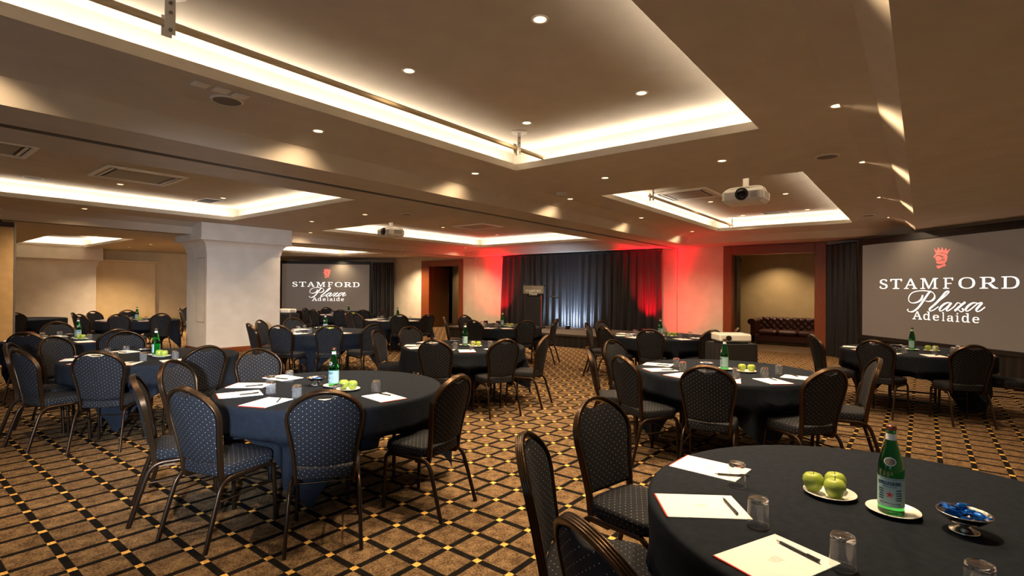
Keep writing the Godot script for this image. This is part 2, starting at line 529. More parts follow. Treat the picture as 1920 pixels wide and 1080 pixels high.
func tray(root: Node3D, x0: float, x1: float, z0: float, z1: float) -> void:
	var rings := []
	for p in [[0.0, LOW], [0.154, LOW + 0.156], [0.425, SOF]]:
		rings.append([Vector3(x0 + p[0], p[1], z0 + p[0]), Vector3(x1 - p[0], p[1], z0 + p[0]), Vector3(x1 - p[0], p[1], z1 - p[0]), Vector3(x0 + p[0], p[1], z1 - p[0])])
	for s in 4:
		var m := MB.new()
		for k in 2:
			var s1 := (s + 1) % 4
			var nn: Vector3 = (rings[k + 1][s] - rings[k][s]).cross(rings[k][s1] - rings[k][s]).normalized()
			if nn.y > 0.0:
				nn = -nn
			m.quad(rings[k][s], rings[k][s1], rings[k + 1][s1], rings[k + 1][s], nn)
		part("sloped_edge", m, M.ceiling, root)

func ceilings() -> void:
	var root := struct_root("ceiling")
	var cof := [[-4.06, -1.2, -5.22, 1.2], [-4.04, -1.19, -13.45, -7.4]]
	var mid := [[-12.2, -7.2, -5.3, 1.2], [-12.35, -7.2, -13.85, -7.6]]
	var west := [[-23.1, -17.85, -5.05, -3.3], [-19.1, -15.6, -12.68, -9.0]]
	var per := MB.new()
	for s in [[-0.12, 2.5, -15.2, 4.3], [-5.06, -0.12, -15.2, -13.96], [-5.06, -0.12, 2.9, 4.3], [-5.665, -5.06, -15.2, 4.3], [-6.35, -5.735, -15.2, 4.3], [-13.6, -6.35, -15.2, -14.35], [-13.6, -6.35, 2.9, 4.3], [-13.76, -13.6, -15.2, 4.3], [-14.9, -13.84, -15.2, 4.3]]:
		per.box(Vector3(s[0], LOW, s[2]), Vector3(s[1], LOW + 0.3, s[3]))
	part("perimeter", per, M.ceiling, root)
	for x in [-5.735, -13.84]:
		part("wall_track", bx(Vector3(x - 0.01, LOW - 0.004, -14.98), Vector3(x + 0.085, LOW + 0.1, 4.08)), M.black, root)
	tray(root, -5.06, -0.12, -13.96, 2.9)
	tray(root, -13.6, -6.35, -14.35, 2.9)
	part("soffit", plate(-4.64, -0.54, -13.54, 2.48, SOF, SOF + 0.03, cof), M.ceiling, root)
	part("soffit", plate(-13.18, -6.77, -13.93, 2.48, SOF, SOF + 0.03, mid), M.ceiling, root)
	part("soffit", plate(-24.2, -14.9, -15.2, 4.3, WSOF, WSOF + 0.03, west), M.ceiling, root)
	for c in cof:
		coffer(root, c[0], c[1], c[2], c[3], SOF, P_COVE)
	for c in mid:
		coffer(root, c[0], c[1], c[2], c[3], SOF, P_COVE)
	for c in west:
		coffer(root, c[0], c[1], c[2], c[3], WSOF, P_COVE * 1.3)

const P_COVE := 0.62
const P_DOWN := 9.0

func downlights() -> void:
	var ring := MB.new()
	ring.lathe([[0.042, 0.004], [0.042, -0.004], [0.052, -0.008], [0.060, -0.004], [0.060, 0.0]], 24, Vector3.ZERO, false)
	var disc := MB.new()
	disc.lathe([[0.0, -0.003], [0.044, -0.003]], 24, Vector3.ZERO, false)
	var rm := ring.done(); var dm := disc.done()
	# [where, y, strength, [x, z], ...] counted from the camera
	var rows := [
		["along the sloped ceiling edge left of the large coffer", SOF, 1.0, [-4.57, -0.5], [-4.57, -2.77], [-4.58, -5.02], [-4.58, -7.35], [-4.57, -10.1], [-4.57, -13.13]],
		["along the sloped ceiling edge at the right", SOF, 1.0, [-0.55, -2.6], [-0.55, -4.94], [-0.54, -7.25], [-0.53, -10.08], [-0.52, -12.86, 0.45]],
		["on the soffit between the two right-hand coffers", SOF, 1.0, [-1.83, -6.23], [-3.35, -6.25]],
		["inside the large foreground coffer", UPP, 1.0, [-2.01, -2.83], [-3.34, -2.84], [-2.02, -4.45], [-3.36, -4.5]],
		["inside the coffer with the ceiling projector at right", UPP, 1.0, [-1.98, -10.6], [-3.35, -10.67], [-1.98, -12.89], [-3.34, -13.0]],
		["inside the wide left-hand coffer", UPP, 1.0, [-8.6, -2.9], [-11.05, -2.91], [-11.03, -4.61], [-8.6, -4.6]],
		["on the soffit between the two left-hand coffers", SOF, 1.0, [-8.91, -6.46], [-10.82, -6.42]],
		["on the soffit edge beside the white pillar", SOF, 1.3, [-12.75, -2.79], [-13.0, -7.68], [-12.94, -13.7]],
		["inside the far left-hand coffer with the projector", UPP, 1.7, [-8.6, -10.6], [-10.91, -10.6], [-10.91, -13.04], [-8.6, -13.0]],
		["on the ceiling of the far left hall", WSOF, 3.0, [-17.0, -1.5], [-21.6, -5.95], [-19.46, -5.95], [-19.6, -7.2], [-16.6, -6.3], [-19.56, -12.95, 0.25], [-16.6, -14.0]]]
	var names := ["first", "second", "third", "fourth", "fifth", "sixth", "seventh"]
	for r in rows:
		for k in range(3, r.size()):
			var p = r[k]
			var o := thing("downlight", "%s round recessed downlight %s" % [names[k - 3], r[0]], "downlight", Vector3(p[0], r[1] - 0.001, p[1]), 0.0, "recessed ceiling downlights")
			part("trim_ring", rm, M.white, o)
			part("lamp", dm, M.lamp, o)
			# the rows beside a sloped edge are tilted towards it
			var tilt := Vector3(0, -1, 0)
			if "sloped" in r[0] or "pillar" in r[0]:
				tilt = Vector3(0.28 if "right" in r[0] else -0.28, -1, 0)
			spot(o, Vector3(0, -0.012, 0), tilt, WARM, P_DOWN * r[2] * (p[2] if p.size() > 2 else 1.0), 66.0, 1.0, 0.045)

# ---------------------------------------------------------------- drapes, stage, screens
func drape(x0: float, x1: float, y0: float, y1: float, pleats: int, amp: float, flare := 0.0, seed_ := 1) -> MB:
	var m := MB.new(); var nu := pleats * 10; var nv := 9
	var r2 := RandomNumberGenerator.new(); r2.seed = seed_
	var ph := []; var am := []
	for k in pleats + 1:
		ph.append(r2.randf_range(-0.28, 0.28)); am.append(r2.randf_range(0.55, 1.25))
	var rows := []
	for j in nv + 1:
		var tv := float(j) / nv  # 0 top, 1 hem
		var row := []
		for k in nu + 1:
			var tu := float(k) / nu
			var q := tu * pleats
			var c := int(q); var fr := q - c
			var p0: float = ph[mini(c, pleats)]; var p1: float = ph[mini(c + 1, pleats)]
			var a: float = lerpf(am[mini(c, pleats)], am[mini(c + 1, pleats)], fr)
			var w := sin(TAU * (q + lerpf(p0, p1, fr) * tv))
			w = signf(w) * pow(absf(w), 0.75)
			var xx := lerpf(x0, x1, tu) + flare * tv * (tu - 0.5) * 2.0 + 0.012 * sin(q * 2.3) * tv
			row.append(Vector3(xx, lerpf(y1, y0, tv), amp * a * w * (0.55 + 0.45 * tv)))
		rows.append(row)
	m.grid(rows)
	return m

func stage() -> void:
	var st := thing("stage", "low black-skirted stage platform in front of the curtain", "stage", Vector3(-9.15, 0, -13.6))
	part("deck", bx(Vector3(-3.25, 0.30, -1.35), Vector3(3.25, 0.357, 1.35), 0.006), M.stage_carpet, st)
	var sk := drape(-3.22, 3.22, 0.0, 0.30, 36, 0.012, 0.0, 9)
	var so := part("skirt", sk, M.drape, st); so.position = Vector3(0, 0, 1.32)
	part("riser", bx(Vector3(-3.2, 0.0, -1.3), Vector3(3.2, 0.30, 1.28)), M.black, st)
	var cu := thing("stage_curtain", "black pleated curtain across the back of the stage", "curtain", Vector3(-9.04, 0.357, -14.72))
	for k in 4:
		var a := -3.0 + 1.5 * k
		var d := part("curtain_panel", drape(a, a + 1.52, 0.0, 2.42, 6, 0.06, 0.05 if k in [0, 3] else 0.0, 21 + k), M.drape, cu)
		d.position.z = 0.0 if k % 2 == 0 else 0.02
	part("rail", bx(Vector3(-3.02, 2.40, -0.03), Vector3(3.02, 2.44, 0.03), 0.005), M.blackmetal, cu)
	# lectern
	var le := thing("lectern", "black lectern with a grey name board standing on the stage", "lectern", Vector3(-9.74, 0.357, -13.55), 0.36)
	part("base", bx(Vector3(-0.30, 0, -0.24), Vector3(0.30, 0.05, 0.24), 0.01), M.black, le)
	var bd := MB.new()
	var rows := []
	for p in [[0.05, 0.21], [1.02, 0.25]]:
		rows.append([Vector3(-p[1], p[0], -0.2), Vector3(p[1], p[0], -0.2), Vector3(p[1], p[0], 0.2), Vector3(-p[1], p[0], 0.2)])
	for s in 4:
		var s1 := (s + 1) % 4
		var o := [Vector3(0, 0, -1), Vector3(1, 0, 0), Vector3(0, 0, 1), Vector3(-1, 0, 0)][s] as Vector3
		bd.quad(rows[0][s], rows[0][s1], rows[1][s1], rows[1][s], o)
	part("body", bd, M.black, le)
	part("edge_trim", bx(Vector3(0.245, 0.05, 0.14), Vector3(0.265, 1.05, 0.21), 0.004), M.wood, le)
	part("reading_top", bx(Vector3(-0.33, 1.34, -0.26), Vector3(0.33, 1.37, 0.18), 0.008), M.blackmetal, le)
	var sg := part("name_board", bx(Vector3(-0.33, 1.10, 0.20), Vector3(0.33, 1.345, 0.225), 0.005), M.grey, le)
	part("lettering", word(["STAMFORD", "Plaza"], 0.5, 0.075, Vector3(0, 1.19, 0.2265)), M.label_white, sg)
	var em := part("emblem", emblem(), M.label_red, sg)
	em.transform = Transform3D(Basis.from_scale(Vector3(0.13, 0.13, 1)), Vector3(-0.25, 1.01, 0.2265))
	part("neck", bx(Vector3(-0.24, 1.02, -0.2), Vector3(0.24, 1.12, 0.19), 0.01), M.black, le)
	var mc := MB.new()
	mc.tube(smooth_path([Vector3(0.05, 1.36, -0.1), Vector3(0.05, 1.46, -0.08), Vector3(0.1, 1.53, -0.16)], 4), 0.006)
	mc.lathe([[0.0, -0.02], [0.012, -0.015], [0.014, 0.01], [0.0, 0.03]], 10, Vector3(0.1, 1.535, -0.16))
	part("microphone", mc, M.blackmetal, le)
	var sh := MB.new()
	sh.box(Vector3(0.25, 1.00, -0.16), Vector3(0.52, 1.03, 0.14), 0.006, Transform3D(Basis(Vector3.BACK, -0.25), Vector3(-0.02, 0.12, 0)))
	part("side_shelf", sh, M.black, le)
	# coloured lights on the floor: red at both ends of the curtain, cool white on the deck
	stage_light("red stage uplight at the right end of the curtain", Vector3(-5.78, 0.0, -13.95), Vector3(-0.05, 1.0, -0.30), M.redlamp, Color(1.0, 0.14, 0.19), 6.5, 78.0)
	stage_light("red stage uplight at the left end of the curtain", Vector3(-12.25, 0.357, -14.05), Vector3(-0.12, 1.0, -0.30), M.redlamp, Color(1.0, 0.14, 0.19), 5.5, 76.0)
	stage_light("red stage light on the deck before the right end of the curtain", Vector3(-6.35, 0.357, -14.25), Vector3(0.0, 1.0, -0.42), M.redlamp, Color(1.0, 0.03, 0.12), 60.0, 34.0)
	stage_light("red stage light on the deck before the left end of the curtain", Vector3(-11.85, 0.357, -14.25), Vector3(-0.1, 1.0, -0.42), M.redlamp, Color(1.0, 0.03, 0.12), 50.0, 30.0)
	stage_light("cool white stage light on the deck behind the lectern", Vector3(-8.75, 0.357, -13.95), Vector3(-0.25, 0.62, -1.0), M.coollamp, Color(0.78, 0.87, 1.0), 16.0, 62.0)

func stage_light(label: String, at: Vector3, towards: Vector3, m: Material, c: Color, e: float, angle: float) -> void:
	var o := thing("stage_light", label, "stage light", at, 0.0, "stage floor lights")
	var can := MB.new()
	can.lathe([[0.0, 0.0], [0.07, 0.0], [0.075, 0.02], [0.075, 0.11], [0.068, 0.11], [0.064, 0.10], [0.0, 0.10]], 20)
	part("housing", can, M.blackmetal, o)
	var d := MB.new(); d.lathe([[0.0, 0.104], [0.06, 0.104]], 20, Vector3.ZERO, false)
	part("lamp", d, m, o)
	spot(o, Vector3(0, 0.125, 0), towards, c, e, angle, 1.0, 0.06)

func emblem() -> MB:
	var m := MB.new()
	for q in [[1.815, 2.346, 1.78, 2.434, 1.837, 2.373, 1.88, 2.443, 1.915, 2.366, 1.952, 2.437, 1.983, 2.361, 2.03, 2.421, 2.041, 2.353, 2.118, 2.397, 2.066, 2.328, 2.059, 2.302, 1.938, 2.341],
		[1.806, 2.309, 1.841, 2.344, 1.906, 2.335, 1.956, 2.306, 1.967, 2.258, 1.912, 2.292, 1.852, 2.294, 1.812, 2.275, 1.793, 2.238, 1.773, 2.263],
		[1.815, 2.262, 1.875, 2.277, 1.962, 2.231, 1.939, 2.196, 1.881, 2.177, 1.834, 2.183, 1.817, 2.218],
		[1.823, 2.168, 1.894, 2.164, 1.978, 2.19, 1.987, 2.166, 1.971, 2.137, 1.912, 2.123, 1.845, 2.136],
		[1.953, 2.323, 2.048, 2.289, 2.056, 2.237, 2.035, 2.17, 1.996, 2.122, 1.939, 2.108, 1.992, 2.146, 2.003, 2.195, 2.017, 2.228, 1.996, 2.256, 1.98, 2.251],
		[1.838, 2.093, 1.939, 2.093, 2.007, 2.115, 2.03, 2.084, 1.961, 2.07, 1.878, 2.033, 1.84, 2.059],
		[1.968, 2.222, 1.978, 2.24, 1.996, 2.242, 2.006, 2.226, 1.998, 2.208, 1.976, 2.206]]:
		var poly := PackedVector2Array()
		for k in range(0, q.size(), 2):
			poly.append(Vector2(q[k], q[k + 1]))
		m.extrude(poly, 0.002)
	return m

func font_mesh(s: String, bold := false) -> Array:
	var f := SystemFont.new(); f.font_names = PackedStringArray(["Droid Sans" if bold else "Droid Serif"])
	if bold:
		f.font_weight = 700
	var t := TextMesh.new(); t.text = s; t.font = f; t.font_size = 48; t.pixel_size = 0.01; t.depth = 0.02; t.curve_step = 1.0
	return t.get_mesh_arrays()

# one letter squeezed into a box on the xy plane
func letter(m: MB, s: String, u0: float, u1: float, v0: float, v1: float, z := 0.0, bend = null, bold := false) -> void:
	var arr := font_mesh(s, bold)
	var vv: PackedVector3Array = arr[Mesh.ARRAY_VERTEX]
	var ii: PackedInt32Array = arr[Mesh.ARRAY_INDEX]
	var lo := Vector2(1e9, 1e9); var hi := Vector2(-1e9, -1e9)
	for p in vv:
		lo = lo.min(Vector2(p.x, p.y)); hi = hi.max(Vector2(p.x, p.y))
	var q := []
	for p in vv:
		var w := Vector3(remap(p.x, lo.x, hi.x, u0, u1), remap(p.y, lo.y, hi.y, v0, v1), z + (0.001 if p.z > 0 else 0.0))
		q.append(bend.call(w) if bend != null else w)
	for k in range(0, ii.size(), 3):
		m.tri(q[ii[k]], q[ii[k + 1]], q[ii[k + 2]])

func word(lines: Array, width: float, height: float, at: Vector3) -> MB:
	var m := MB.new()
	for k in lines.size():
		var w := width * (1.0 if k == 0 else 0.5); var y := at.y - k * height * 1.25
		letter(m, lines[k], at.x - w / 2, at.x + w / 2, y - height / 2, y + height / 2, at.z)
	return m

func script_word() -> MB:
	# the flowing middle word, drawn with a slanted broad nib
	var m := MB.new()
	for q in [[1.725, 1.6, 1.684, 1.578, 1.628, 1.509, 1.551, 1.403, 1.474, 1.304, 1.395, 1.231, 1.305, 1.186, 1.223, 1.194, 1.2, 1.225, 1.225, 1.235],
		[1.543, 1.525, 1.522, 1.455, 1.464, 1.401, 1.374, 1.369, 1.284, 1.37, 1.23, 1.414, 1.236, 1.486, 1.293, 1.559, 1.393, 1.598, 1.531, 1.611, 1.665, 1.604, 1.75, 1.582, 1.796, 1.531, 1.793, 1.468, 1.741, 1.421, 1.666, 1.402, 1.605, 1.413],
		[1.797, 1.361, 1.888, 1.419, 1.995, 1.496, 2.074, 1.567, 2.093, 1.597, 2.065, 1.604, 2.013, 1.572, 1.924, 1.47, 1.815, 1.358, 1.714, 1.277, 1.689, 1.234, 1.72, 1.218, 1.797, 1.251, 1.88, 1.309],
		[2.135, 1.383, 2.083, 1.391, 2.013, 1.371, 1.943, 1.319, 1.901, 1.259, 1.911, 1.225, 1.97, 1.244, 2.049, 1.306, 2.135, 1.386, 2.075, 1.312, 2.04, 1.26, 2.053, 1.231, 2.11, 1.258, 2.196, 1.322],
		[2.196, 1.322, 2.245, 1.385, 2.275, 1.392, 2.31, 1.372, 2.352, 1.372, 2.395, 1.402, 2.40, 1.408], [2.40, 1.408, 2.32, 1.342, 2.26, 1.292, 2.20, 1.24], [2.20, 1.24, 2.235, 1.268, 2.275, 1.262, 2.31, 1.232, 2.35, 1.236, 2.376, 1.268, 2.36, 1.285, 2.34, 1.272],
		[2.626, 1.387, 2.579, 1.4, 2.516, 1.385, 2.444, 1.33, 2.407, 1.274, 2.42, 1.243, 2.476, 1.264, 2.548, 1.322, 2.626, 1.387, 2.70, 1.404, 2.649, 1.341, 2.603, 1.285, 2.603, 1.249, 2.657, 1.256, 2.752, 1.329]]:
		var p := flat_path(q, 6)
		for k in p.size() - 1:
			var d: Vector3 = (p[k + 1] - p[k]).normalized()
			var s := Vector3(-d.y, d.x, 0)
			var down := absf(d.dot(Vector3(0.55, 0.83, 0)))
			var w := 0.0065 + 0.0135 * pow(down, 3.0) * (1.0 if d.y < 0.0 else 0.25)
			m.quad(p[k] + s * w, p[k + 1] + s * w, p[k + 1] - s * w, p[k] - s * w, Vector3.BACK)
	return m

func screens() -> void:
	make_screen("large projection screen with the hotel name at the right wall", Vector3(-1.065, 0, -14.165), -PI / 4, 3.75, -1.13, -0.18, "black drape hanging left of the large right-hand screen")
	make_screen("distant projection screen with the hotel name beside the white pillar", Vector3(-21.56, 0, -11.44), PI / 4, 3.65, 3.78, 4.68, "black drape hanging right of the distant left-hand screen")

func make_screen(label: String, at: Vector3, turn: float, w: float, d0: float, d1: float, dl: String) -> void:
	var o := thing("projection_screen", label, "projection screen", at, turn, "projection screens")
	var v0 := 0.615; var v1 := 2.63
	part("screen_surface", bx(Vector3(0, v0, 0), Vector3(w, v1, 0.01)), M.screen, o)
	var fr := MB.new()
	fr.box(Vector3(-0.09, v0 - 0.09, -0.04), Vector3(0, v1 + 0.14, 0.03), 0.004); fr.box(Vector3(w, v0 - 0.09, -0.04), Vector3(w + 0.09, v1 + 0.14, 0.03), 0.004)
	fr.box(Vector3(0, v1, -0.04), Vector3(w, v1 + 0.14, 0.03), 0.004); fr.box(Vector3(0, v0 - 0.09, -0.04), Vector3(w, v0, 0.03), 0.004)
	part("frame", fr, M.black, o)
	part("skirt", drape(-0.05, w + 0.05, 0.01, v0 - 0.06, 22, 0.012, 0.0, 4), M.drape, o)
	var t := MB.new()
	var bx_ := [0.506, 0.712, 0.781, 1.067, 1.117, 1.422, 1.492, 1.865, 1.972, 2.168, 2.274, 2.577, 2.656, 2.968, 3.019, 3.301]
	for k in 8:
		letter(t, "STAMFORD"[k], bx_[2 * k], bx_[2 * k + 1], 1.65, 1.855, 0.012)
	var b2 := [1.316, 1.533, 1.04, 1.2, 1.563, 1.714, 1.04, 1.205, 1.765, 1.889, 1.04, 1.148, 1.953, 2.005, 1.04, 1.205, 2.053, 2.179, 1.04, 1.148, 2.222, 2.289, 1.04, 1.205, 2.339, 2.485, 1.04, 1.205, 2.533, 2.65, 1.04, 1.148]
	for k in 8:
		letter(t, "Adelaide"[k], b2[4 * k], b2[4 * k + 1], b2[4 * k + 2], b2[4 * k + 3], 0.012)
	var sh := (w - 3.8) / 2.0
	var tp := part("lettering", t, M.screen_text, o); tp.position.x = sh
	var sp := part("script_lettering", script_word(), M.screen_text, o); sp.position = Vector3(sh, 0, 0.013)
	var ep := part("emblem", emblem(), M.screen_red, o); ep.position = Vector3(sh, 0, 0.011)
	area(o, Vector3(w / 2, (v0 + v1) / 2, 0.03), Vector3.BACK, Vector2(w, v1 - v0), Color(1.0, 0.92, 0.85), 0.35)
	var p := thing("side_drape", dl, "drape", at, turn, "black drapes beside the screens")
	part("drape_panel", drape(d0, d1, 0.01, 2.72, 5, 0.055, 0.05, 31), M.drape, p)
	part("rail", bx(Vector3(d0, 2.71, -0.02), Vector3(d1, 2.74, 0.02), 0.004), M.blackmetal, p)

func doors_and_lobby() -> void:
	# wide opening with the sofa behind it
	var d1 := struct_root("door_1")
	var f := MB.new()
	f.box(Vector3(-4.34, 0, -15.3), Vector3(-4.12, 2.82, -14.95), 0.008)
	part("jamb", f, M.wood, d1)
	part("jamb", bx(Vector3(-2.13, 0, -15.3), Vector3(-1.88, 2.82, -14.95), 0.008), M.wood, d1)
	part("head", bx(Vector3(-4.12, 2.575, -15.3), Vector3(-2.13, 2.82, -14.95), 0.008), M.wood, d1)
	var lf := part("folded_leaf", bx(Vector3(-4.12, 0.01, -15.68), Vector3(-4.07, 2.57, -15.3), 0.005), M.darkwood, d1)
	part("hinge", bx(Vector3(-4.075, 2.42, -15.66), Vector3(-4.04, 2.48, -15.6), 0.005), M.blackmetal, lf)
	struct("lobby_floor", bx(Vector3(-24.2, -0.012, -18.6), Vector3(2.5, 0.001, -15.0)), M.lobby_floor)
	struct("wall_lobby_back", bx(Vector3(-7.5, 0, -18.6), Vector3(1.0, 3.0, -18.4)), M.cream)
	struct("wall_lobby_left", bx(Vector3(-7.7, 0, -18.6), Vector3(-7.5, 3.0, -15.2)), M.cream)
	struct("wall_lobby_right", bx(Vector3(1.0, 0, -18.6), Vector3(1.2, 3.0, -15.2)), M.cream)
	struct("ceiling_lobby", bx(Vector3(-24.2, 2.85, -18.6), Vector3(2.5, 3.0, -15.2)), M.ceiling)
	for p in [-3.6, -1.6]:
		var o := thing("downlight", "%s downlight in the lobby ceiling behind the wide wooden opening" % ["left" if p < -3 else "right"], "downlight", Vector3(p, 2.849, -17.6), 0.0, "lobby downlights")
		var r := MB.new(); r.lathe([[0.042, 0.004], [0.042, -0.004], [0.060, -0.004], [0.060, 0.0]], 20, Vector3.ZERO, false)
		part("trim_ring", r, M.white, o)
		var d := MB.new(); d.lathe([[0.0, -0.003], [0.044, -0.003]], 20, Vector3.ZERO, false)
		part("lamp", d, M.lamp, o)
		spot(o, Vector3(0, -0.012, 0), Vector3.DOWN, WARM, 5.0, 62.0, 0.9, 0.05)
	# doorway with a leaf standing ajar
	var d2 := struct_root("door_2")
	part("jamb", bx(Vector3(-16.69, 0, -15.3), Vector3(-16.21, 2.77, -14.96), 0.008), M.wood, d2)
	part("jamb", bx(Vector3(-14.51, 0, -15.3), Vector3(-14.28, 2.77, -14.96), 0.008), M.wood, d2)
	part("head", bx(Vector3(-16.21, 2.525, -15.3), Vector3(-14.51, 2.77, -14.96), 0.008), M.wood, d2)
	var leaf := part("door_leaf", bx(Vector3(0, 0.01, -0.045), Vector3(0.84, 2.5, 0), 0.004), M.panel, d2)
	leaf.position = Vector3(-16.2, 0, -15.22); leaf.rotation.y = 1.48
	leaf.material_override = M.door
	var h := MB.new(); h.tube([Vector3(0.77, 0.75, 0.05), Vector3(0.77, 1.35, 0.05)], 0.012); h.tube([Vector3(0.77, 0.85, 0.0), Vector3(0.77, 0.85, 0.05)], 0.008); h.tube([Vector3(0.77, 1.25, 0.0), Vector3(0.77, 1.25, 0.05)], 0.008)
	part("pull_handle", h, M.chrome, leaf)
	struct("wall_corridor_back", bx(Vector3(-20.0, 0, -18.0), Vector3(-12.0, 2.9, -17.8)), M.darkwood)
	struct("wall_corridor_left", bx(Vector3(-20.2, 0, -18.0), Vector3(-20.0, 2.9, -15.2)), M.darkwood)
	struct("wall_corridor_right", bx(Vector3(-12.2, 0, -18.0), Vector3(-12.0, 2.9, -15.2)), M.darkwood)
	struct("wall_corridor_nib", bx(Vector3(-17.06, 0, -17.8), Vector3(-16.72, 2.85, -17.2)), M.cream)
	var cl := thing("downlight", "downlight in the dim corridor behind the left doorway", "downlight", Vector3(-16.2, 2.849, -16.7), 0.0, "lobby downlights")
	var cr := MB.new(); cr.lathe([[0.0, -0.002], [0.06, -0.002]], 20, Vector3.ZERO, false)
	part("lamp", cr, M.lamp, cl)
	spot(cl, Vector3(0, -0.012, 0), Vector3.DOWN, WARM, 2.0, 60.0, 0.9, 0.05)
	# windows behind the camera
	for k in WIN.size():
		var x: float = WIN[k]
		var w := struct_root("window_%d" % (k + 1))
		var fr := MB.new()
		fr.box(Vector3(x - 0.8, 0.5, 4.15), Vector3(x - 0.74, 2.5, 4.22)); fr.box(Vector3(x + 0.74, 0.5, 4.15), Vector3(x + 0.8, 2.5, 4.22))
		fr.box(Vector3(x - 0.74, 0.5, 4.15), Vector3(x + 0.74, 0.56, 4.22)); fr.box(Vector3(x - 0.74, 2.44, 4.15), Vector3(x + 0.74, 2.5, 4.22))
		part("window_frame", fr, M.white, w)
		part("blind", bx(Vector3(x - 0.8, 0.5, 4.25), Vector3(x + 0.8, 2.5, 4.27)), M.blind, w)
		area(w, Vector3(x, 1.5, 4.13), Vector3.FORWARD, Vector2(1.45, 1.85), DAY, P_DAY)

const DAY := Color(0.70, 0.84, 1.0)
const P_DAY := 1.0

# ---------------------------------------------------------------- chairs, tables and what stands on them
const PLACES := ["far left", "left", "near left", "near side", "near right", "right"]
const TABLES := [
	{"x": -0.06, "z": -2.34, "is": "the foreground table", "ch": [-100, 1.43, 0, -64, 1.40, 1, -29, 1.34, 2]},
	{"x": -3.80, "z": -2.46, "is": "the front table left of centre", "ch": [-91, 1.41, 0, -52, 1.36, 1, -19, 1.35, 2, 14, 1.27, 3, 55, 1.28, 4, 99, 1.27, 5]},
	{"x": -1.58, "z": -5.55, "is": "the middle table right of the aisle", "ch": [-99, 1.45, 0, -62, 1.42, 1, -29, 1.30, 2, 9, 1.29, 3, 54, 1.27, 4, 104, 1.32, 5]},
	{"x": -7.07, "z": -2.21, "is": "the front table before the white pillar", "ch": [-94, 1.45, 0, -59, 1.38, 1, -23, 1.30, 2, 13, 1.27, 3, 51, 1.27, 4, 94, 1.27, 5]},
	{"x": -5.17, "z": -5.45, "is": "the middle table left of the aisle", "ch": [-98, 1.45, 0, -62, 1.37, 1, 27, 1.27, 3, 68, 1.27, 4, 107, 1.27, 5]},
	{"x": -8.90, "z": -5.57, "is": "the table right of the white pillar", "ch": [-93, 1.32, 0, -53, 1.28, 1, -10, 1.36, 2, 27, 1.42, 3, 61, 1.42, 4, 93, 1.42, 5]},
	{"x": -7.30, "z": -8.91, "is": "the rear table below the lectern", "ch": [-97, 1.33, 0, -48, 1.29, 1, 12, 1.27, 3, 63, 1.27, 4, 110, 1.27, 5]},
	{"x": -3.67, "z": -9.02, "is": "the rear table before the curtain", "ch": [-102, 1.45, 0, -68, 1.39, 1, -29, 1.27, 2, 13, 1.27, 3, 61, 1.27, 4, 100, 1.27, 5]},
	{"x": -0.10, "z": -9.20, "is": "the table below the right-hand screen", "ch": [-60, 1.34, 1, -18, 1.27, 2, 28, 1.27, 3, 86, 1.27, 5]},
	{"x": -10.27, "z": -2.18, "is": "the leftmost table with a bottle", "ch": [-91, 1.45, 0, 52, 1.27, 4, 98, 1.27, 5]},
	{"x": -15.2, "z": -4.40, "is": "the table left behind the pillar", "ch": [-96, 1.37, 0, -61, 1.33, 1, -20, 1.28, 2, 23, 1.39, 3, 57, 1.29, 4, 95, 1.27, 5]},
	{"x": -14.07, "z": -9.61, "is": "the table below the left-hand screen", "ch": [-90, 1.27, 0, -55, 1.43, 1, 3, 1.27, 3, 46, 1.27, 4, 72, 1.45, 5, 112, 1.27, 2]},
	{"x": -10.90, "z": -8.95, "is": "the rear table before the open door", "ch": [-63, 1.45, 1, -2, 1.27, 3, 53, 1.27, 4, 86, 1.32, 5]},
	{"x": -17.66, "z": -2.65, "is": "the bare table at far left", "ch": [75, 1.27, 5]},
]
const TOP := 0.762   # height of the cloth on a table

func chair_outline(w_in: float) -> Array:
	# right half of the back loop: half width and height along the back, from the seat up to the crown
	return [[0.168 - w_in, 0.0], [0.172 - w_in, 0.09], [0.186 - w_in, 0.20], [0.205 - w_in, 0.31], [0.216 - w_in, 0.385], [0.203 - w_in, 0.445], [0.160 - w_in * 0.8, 0.500 - w_in * 0.6], [0.105 - w_in * 0.4, 0.536 - w_in], [0.052, 0.556 - w_in], [0.0, 0.562 - w_in]]

func on_back(w: float, h: float, dz := 0.0) -> Vector3:
	# a point on the slightly dished, leaning back
	var lean := 0.175
	return Vector3(w, 0.40 + h * cos(lean) - dz * sin(lean), 0.195 + h * sin(lean) + 0.02 * pow(h / 0.55, 2.0) - 0.03 * pow(absf(w) / 0.2, 2.0) + dz * cos(lean))

